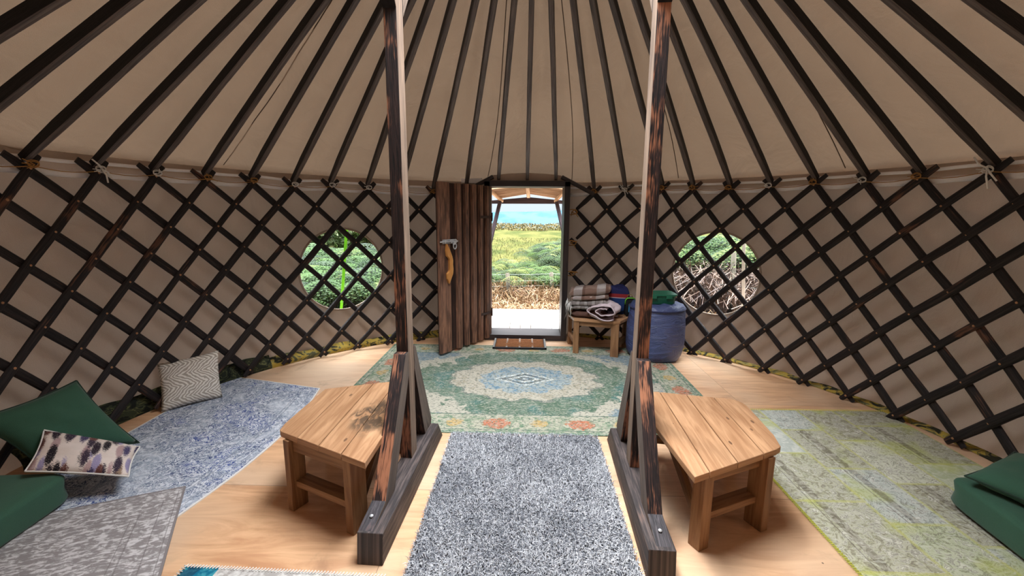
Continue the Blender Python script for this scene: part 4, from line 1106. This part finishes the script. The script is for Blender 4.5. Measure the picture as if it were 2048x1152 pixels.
# porch
pc = thing('porch', (0, 3.3, 1.7), 'small battened porch roof over the decking outside', 'porch')
def lp3(a, b, f): return V(a) * (1 - f) + V(b) * f
mb = MB(); LA, LBb = V((-.473, 3.06, 1.834)), V((-.345, 3.62, 1.715)); RA, RBb = V((.481, 3.06, 1.840)), V((.395, 3.62, 1.72)); CA, CB = V((.004, 3.06, 1.874)), V((.022, 3.62, 1.775))
for k in range(9):
    f = (k + .15) / 9; l, c_, r = lp3(LA, LBb, f), lp3(CA, CB, f), lp3(RA, RBb, f); o_ = V((0, 0, .03)); m2 = MB()
    m2.sweep([l + o_ - V((.05, 0, .014)), c_ + o_, r + o_ + V((.05, 0, -.014))], RR(.03, .018)); m2.build('batten', M['porchwood'], pc)
for a, b, w in ((LA, LBb, .05), (RA, RBb, .05), (CA, CB, .06)):
    m2 = MB(); m2.sweep([a, b + (b - a) * .04], RR(w * .8, .04)); m2.build('rafter', M['porchwood'], pc)
m2 = MB(); m2.prism([V((-.55, 3.64, 1.672)), V((.58, 3.64, 1.678)), V((.58, 3.64, 1.715)), V((.022, 3.64, 1.765)), V((-.55, 3.64, 1.71))], (0, .04, 0), (1, 0, 0)); m2.build('header_beam', M['porchdark'], pc)
for sx in (-1, 1):
    m2 = MB(); m2.sweep([V((sx * .385 + .02, 3.55, 1.69)), V((sx * .50 + .02, 3.08, 1.10))], RR(.05, .06), up=V((0, -1, 0))); m2.build('strut', M['porchdark'], pc)
m2 = MB(); m2.prism([V((-.6, 3.10, 1.905)), V((0, 3.10, 1.94)), V((.6, 3.10, 1.905)), V((.6, 3.10, 1.91)), V((0, 3.10, 1.945)), V((-.6, 3.10, 1.91))], V((0, .58, -.12)), (0, 1, 0)); m2.build('porch_cover', M['porchdark'], pc)

# guy straps outside the windows
for pts, m_, lb in (((V((-1.99, 2.43, 1.85)), V((-2.07, 2.53, 1.34)), V((-2.285, 2.765, .40)), V((-2.42, 2.91, -.14))), 'greenstrap', 'lime green guy strap outside the hinge side window'),
                    ((V((2.24, 2.20, 1.85)), V((2.33, 2.28, 1.07)), V((2.45, 2.41, .50)), V((2.58, 2.55, -.14))), 'whitestrap', 'white guy strap outside the window behind the beanbag')):
    mb = MB(); mb.sweep(list(pts), RR(.034, .003), up=V((pts[0].x, pts[0].y, .3)).normalized()); tag(mb.build('guy_strap', M[m_]), lb, 'strap')

# fence
def fence_post(p, h, label):
    mb = MB(); mb.sweep([V((p[0], p[1], -.25)), V((p[0] + .01, p[1], h * .5)), V((p[0] - .01, p[1], h))], CIRC(.042, 10), scale=[1.05, 1, .9])
    tag(mb.build('fence_post', M['fpost'], smooth=True), label, 'fence post', 'fence posts in the brush')
M['fpost'] = sawn('weathered grey post', (46, 42, 34), (82, 76, 64), 16, .9)
FP = [(-.325, 5.5, .45, 'weathered round fence post nearest the hinge side, seen through the doorway'), (.50, 5.75, .44, 'weathered fence post half hidden in dry stems, seen through the doorway'),
      (3.35, 4.62, .95, 'weathered fence post seen through the window behind the beanbag'), (-2.2, 5.4, .45, 'weathered fence post hidden beyond the hinge side of the doorway')]
for x, y, h, lb in FP[:3]: fence_post((x, y), h, lb)
mb = MB(); cor = [V((-2.2, 5.4, 0)), V((-.325, 5.55, 0)), V((.50, 5.75, 0)), V((1.9, 5.6, 0)), V((3.35, 4.62, 0)), V((4.6, 3.4, 0))]
for a, b in zip(cor[:-1], cor[1:]):
    L = (b - a).length
    for z in (-.05, .03, .11, .2, .3, .42): mb.sweep([a + V((0, -.03, z)), (a + b) / 2 + V((0, -.03, z - .008)), b + V((0, -.03, z))], CIRC(.0022, 4))
    for k in range(int(L / .13)): p = a + (b - a) * ((k + .5) * .13 / L); mb.sweep([p + V((0, -.03, -.1)), p + V((0, -.03, .42))], CIRC(.0018, 4))
tag(mb.build('wire_netting', plain('fence wire', (120, 126, 120), .5)), 'square wire netting strung between the fence posts', 'fence wire')

# bracken
def mat_leaf(name, c1, c2, c3, tr=.35):
    n = NT(name); o = n.coord(); u, v, w = n.xyz(n.coord('UV'))
    b = n.noise(o, 1.3, 3); c = n.mix(n.step(n.add(n.mul(b, .6), n.mul(u, .4)), .35, .65), lin(*c1), lin(*c2)); c = n.mix(n.mul(n.gt(u, .86), .8), c, lin(*c3))
    return n.finish(c, .6, spec=.3, transl=tr)
def frond_template():
    """one bracken frond: x sideways, y outwards, z up; returns verts, tris"""
    vs, fs = [], []; N = 13
    for k in range(N):
        f = (k + .6) / N; y = .15 + .85 * f; z = .9 * f * (1.25 - f) ; L = .34 * math.sin(PI * min(1, .25 + f * .75)) ** .8 + .02
        for s in (-1, 1):
            n2 = max(3, int(L / .045))
            for q in range(n2):
                g = (q + .5) / n2; cx_ = s * L * g; cy_ = y + .10 * g; cz_ = z - .12 * g * g; l = .034 * (1 - g * .6)
                b = len(vs); vs += [(cx_ - s * .012, cy_ - l, cz_ - .012), (cx_ + s * .020, cy_, cz_), (cx_ - s * .012, cy_ + l, cz_ - .006), (cx_ - s * .022, cy_, cz_ + .004)]
                fs += [(b, b + 1, b + 3), (b + 1, b + 2, b + 3)]
    for k in range(8):
        f0, f1 = k / 8, (k + 1) / 8; b = len(vs)
        def st(f): return (.15 + .85 * f) * (1 if f > 0 else .2), .9 * f * (1.25 - f)
        y0, z0 = st(f0); y1, z1 = st(f1)
        if k == 0: y0, z0 = 0.0, -.55
        vs += [(-.006, y0, z0), (.006, y0, z0), (.006, y1, z1), (-.006, y1, z1)]; fs += [(b, b + 1, b + 2), (b, b + 2, b + 3)]
    return np.array(vs), np.array(fs)
FV, FF = frond_template()
def fern_mass(name, spots, mat, label, zf=ground_z):
    Vs, Fs, Us = [], [], []; off = 0
    for (x, y, h) in spots:
        nf = RNG.integers(5, 8); a0 = RNG.uniform(0, 2 * PI)
        for k in range(nf):
            a = a0 + 2 * PI * k / nf + RNG.uniform(-.4, .4); s = h * RNG.uniform(.62, .95); sp = RNG.uniform(.5, .95)
            P = FV * np.array([s * .9, s * sp, s * RNG.uniform(.75, 1.05)]); P = P + np.array([0, 0, h * .42])
            c, d = math.cos(a), math.sin(a); Q = np.stack([P[:, 0] * c - P[:, 1] * d + x, P[:, 0] * d + P[:, 1] * c + y, P[:, 2] + zf(x, y)], 1)
            Vs.append(Q); Fs.append(FF + off); off += len(Q); Us.append(np.tile([[RNG.uniform(0, 1), 0]], (len(Q), 1)))
    o = npmesh(name, np.concatenate(Vs), np.concatenate(Fs), mat, None, np.concatenate(Us)); return tag(o, label, 'bracken', kind='stuff')
M['fern'] = mat_leaf('bracken frond', (20, 40, 12), (58, 82, 26), (92, 98, 42)); M['fern2'] = mat_leaf('cooler bracken frond', (18, 38, 16), (52, 78, 32), (84, 96, 48))  # the second bracken mix is slightly darker and bluer
sp = []
for k in range(330):
    x = RNG.uniform(-1.6, 3.4); y = RNG.uniform(5.75, 10.5)
    if x < .1 and y > 7.6: continue
    sp.append((x, y, RNG.uniform(.62, .85) + (.30 if x > .6 and y > 7 else 0)))
fern_mass('bracken', sp, M['fern'], 'bright green bracken behind the wire fence, seen through the doorway')
sp = []
for k in range(230):
    a = RNG.uniform(-1.0, -.38); r = RNG.uniform(4.15, 8.2); sp.append((r * math.sin(a), r * math.cos(a), RNG.uniform(.85, 1.15) + .07 * (r - 4)))
fern_mass('bracken', sp, M['fern2'], 'green bracken filling the hinge side window')
sp = []
for k in range(120):
    a = RNG.uniform(.42, 1.05); r = RNG.uniform(6.6, 9.0); sp.append((r * math.sin(a), r * math.cos(a), RNG.uniform(1.3, 1.75)))
fern_mass('bracken', sp, M['fern2'], 'green bracken above the brushwood in the window behind the beanbag')
# dry stems
def stems(name, n, region, h, mat, label, cat, w=.004, lean=1.0):
    Vs, Fs, Us = [], [], []; off = 0
    for k in range(n):
        x, y = region(); z = ground_z(x, y) - .02; a = RNG.uniform(0, 2 * PI); L = RNG.uniform(*h); t = RNG.uniform(.15, 1) * lean
        q = np.array([[0, 0, 0], [math.cos(a) * t * .3, math.sin(a) * t * .3, .55], [math.cos(a) * t * .75 + RNG.uniform(-.1, .1), math.sin(a) * t * .75, .85 - .25 * t], [math.cos(a) * t * 1.1, math.sin(a) * t * 1.1, .95 - .55 * t]]) * L
        p = np.array([x, y, z]) + q; b = RNG.uniform(0, 2 * PI); d = np.array([math.cos(b), math.sin(b), .2]) * w * RNG.uniform(.6, 1.4)
        Vs.append(np.concatenate([p - d, p + d])); Fs.append(np.array([[i, i + 1, i + 5, i + 4] for i in range(3)]) + off); off += 8; Us.append(np.full((8, 2), RNG.uniform(0, 1)))
    o = npmesh(name, np.concatenate(Vs), np.concatenate(Fs), mat, None, np.concatenate(Us)); return tag(o, label, cat, kind='stuff')
M['straw'] = mat_leaf('dry stem', (96, 68, 44), (128, 102, 70), (142, 124, 98), .1); M['bramble'] = mat_leaf('grey brown bramble', (56, 42, 38), (102, 82, 70), (134, 116, 102), .05)
def band(x0, x1, y0, y1): return lambda: (RNG.uniform(x0, x1), RNG.uniform(y0, y1))
def arc(a0, a1, r0, r1):
    def f():
        a, r = RNG.uniform(a0, a1), RNG.uniform(r0, r1); return r * math.sin(a), r * math.cos(a)
    return f
stems('dry_stems', 1900, band(-1.3, 1.9, 5.25, 6.05), (.2, .55), M['straw'], 'dry straw coloured stems along the fence beyond the deck', 'dry stems', .004)
stems('fallen_straw', 2600, band(-1.6, 2.0, 4.62, 5.5), (.08, .26), M['straw'], 'fallen straw on the ground past the deck edge', 'straw', .005, 1.3)
stems('brushwood', 5200, arc(.42, 1.05, 5.6, 6.8), (.55, 1.25), M['bramble'], 'tangle of grey brown brambles outside the window behind the beanbag', 'brushwood', .005, .9)
stems('fallen_straw', 3600, arc(.42, 1.05, 3.5, 5.4), (.08, .3), M['straw'], 'fallen straw on the ground outside the window behind the beanbag', 'straw', .005, 1.3)
stems('meadow_grass', 9000, band(-6, 7, 8.5, 20), (.05, .13), mat_leaf('meadow grass', (50, 54, 24), (70, 68, 34), (84, 74, 46), .2), 'yellow green meadow grass on the slope above the bracken', 'grass', .006, .5)
# leafy clumps: gorse row and trees
def leaf_clump(n, c, rad_, size):
    P = RNG.normal(size=(n, 3)); P /= np.linalg.norm(P, axis=1)[:, None]; P *= (RNG.uniform(.35, 1, n) ** .4)[:, None] * np.array(rad_); P = P + np.array(c)
    a = RNG.normal(size=(n, 3)); a /= np.linalg.norm(a, axis=1)[:, None]; b = np.cross(a, RNG.normal(size=(n, 3))); b /= np.linalg.norm(b, axis=1)[:, None]; s = size * RNG.uniform(.6, 1.3, n)[:, None]
    Vv = np.concatenate([P - a * s, P + b * s * .45, P + a * s, P - b * s * .45]); i = np.arange(n); F_ = np.stack([i, i + n, i + 2 * n, i + 3 * n], 1)
    return Vv, F_, np.tile(np.stack([RNG.uniform(0, 1, n), np.zeros(n)], 1), (4, 1))
M['gorse'] = mat_leaf('gorse foliage', (62, 60, 34), (108, 96, 56), (130, 108, 66), .2)
gx = [-3.4, -2.2, -1.1, .2, 1.6, 2.7, 3.9, 5.1]
for k, x in enumerate(gx):
    y = 29 + (k % 3) * 1.5; z = ground_z(x, y); a, b, c = leaf_clump(1000, (x, y, z + .13), (1.5, .8, .34 + .08 * (k % 2)), .075)
    o = npmesh('gorse_bush', a, b, M['gorse'], None, c); tag(o, 'low olive gorse bush on the field skyline seen through the doorway', 'bush', 'gorse bushes on the skyline')
M['treeleaf'] = mat_leaf('tree leaves', (34, 54, 20), (80, 98, 48), (136, 146, 110), .4); M['bark'] = sawn('grey bark', (70, 62, 52), (120, 110, 96), 10, .9)
for k, (x, y, h, lb) in enumerate(((-5.0, 10.2, 2.6, 'leafy tree behind the bracken, in the middle of the hinge side window'), (-6.3, 9.4, 2.8, 'leafy tree behind the bracken, at the outer edge of the hinge side window'), (-3.9, 9.9, 2.2, 'bushy tree behind the bracken, at the door side of the hinge side window'))):
    t = thing('tree', (x, y, ground_z(x, y)), lb, 'tree'); zz = ground_z(x, y)
    mb = MB(); mb.sweep([V((x, y, zz - .1)), V((x + .1, y, zz + h * .45)), V((x - .05, y, zz + h * .8))], CIRC(.09, 8), scale=[1.3, 1, .5])
    for q in range(5): a = q * 1.3; mb.sweep([V((x + .05, y, zz + h * .35)), V((x + .6 * math.cos(a), y + .6 * math.sin(a), zz + h * .6)), V((x + 1.0 * math.cos(a), y + 1.0 * math.sin(a), zz + h * .8))], CIRC(.035, 6), scale=[1, .8, .4])
    mb.build('trunk', M['bark'], t, smooth=True)
    A, B, C = [], [], []; off = 0
    for q in range(9):
        c = (x + RNG.uniform(-1.1, 1.1), y + RNG.uniform(-.9, .9), zz + h * RNG.uniform(.12, .85)); a, b, u = leaf_clump(700, c, (.8, .8, .55), .085); A.append(a); B.append(b + off); C.append(u); off += len(a)
    npmesh('crown', np.concatenate(A), np.concatenate(B), M['treeleaf'], t, np.concatenate(C))

# ------------------------------------------------------------------ sky and light
w = bpy.data.worlds.new('sky'); SC.world = w; w.use_nodes = True; nt = w.node_tree; nt.nodes.clear()
out = nt.nodes.new('ShaderNodeOutputWorld'); bg = nt.nodes.new('ShaderNodeBackground'); tc = nt.nodes.new('ShaderNodeTexCoord')
sx = nt.nodes.new('ShaderNodeSeparateXYZ'); nt.links.new(tc.outputs['Generated'], sx.inputs[0])
cr = nt.nodes.new('ShaderNodeValToRGB'); nt.links.new(sx.outputs[2], cr.inputs[0])
els = cr.color_ramp.elements; els[0].position = 0; els[0].color = (.72, .84, .96, 1); els[1].position = .12; els[1].color = (.88, .95, 1, 1)
e = els.new(.6); e.color = (.93, .96, 1, 1)
st = nt.nodes.new('ShaderNodeMapRange'); nt.links.new(sx.outputs[2], st.inputs[0]); st.interpolation_type = 'SMOOTHSTEP'
st.inputs[1].default_value = .58; st.inputs[2].default_value = .95; st.inputs[3].default_value = .66; st.inputs[4].default_value = 24.0
nt.links.new(cr.outputs[0], bg.inputs[0]); nt.links.new(st.outputs[0], bg.inputs[1]); nt.links.new(bg.outputs[0], out.inputs[0])
sd = bpy.data.lights.new('sun', 'SUN'); sd.energy = .8; sd.angle = .12; sd.color = (1, .95, .88); so_ = bpy.data.objects.new('sun', sd); COL.objects.link(so_)
so_.rotation_euler = V((.25, -.30, -1)).to_track_quat('-Z', 'Y').to_euler()
def portal(name, loc, rot, sx_, sy_):
    l = bpy.data.lights.new(name, 'AREA'); l.shape = 'RECTANGLE'; l.size = sx_; l.size_y = sy_; l.cycles.is_portal = True
    o = bpy.data.objects.new(name, l); COL.objects.link(o); o.location = loc; o.rotation_euler = rot
portal('crown_portal', (0, 0, roofz(.86) + .11), (0, 0, 0), 1.75, 1.75)
portal('door_portal', (0, 2.95, .95), (-PI / 2, 0, 0), .87, 1.75)
SC.view_settings.view_transform = 'Standard'; SC.view_settings.look = 'None'; SC.view_settings.gamma = 1; SC.view_settings.exposure = 0.75
SC.cycles.max_bounces = 8; SC.cycles.diffuse_bounces = 5; SC.cycles.transparent_max_bounces = 12; SC.cycles.sample_clamp_indirect = 8
for o in bpy.data.objects:
    if '_o' in o: del o['_o']
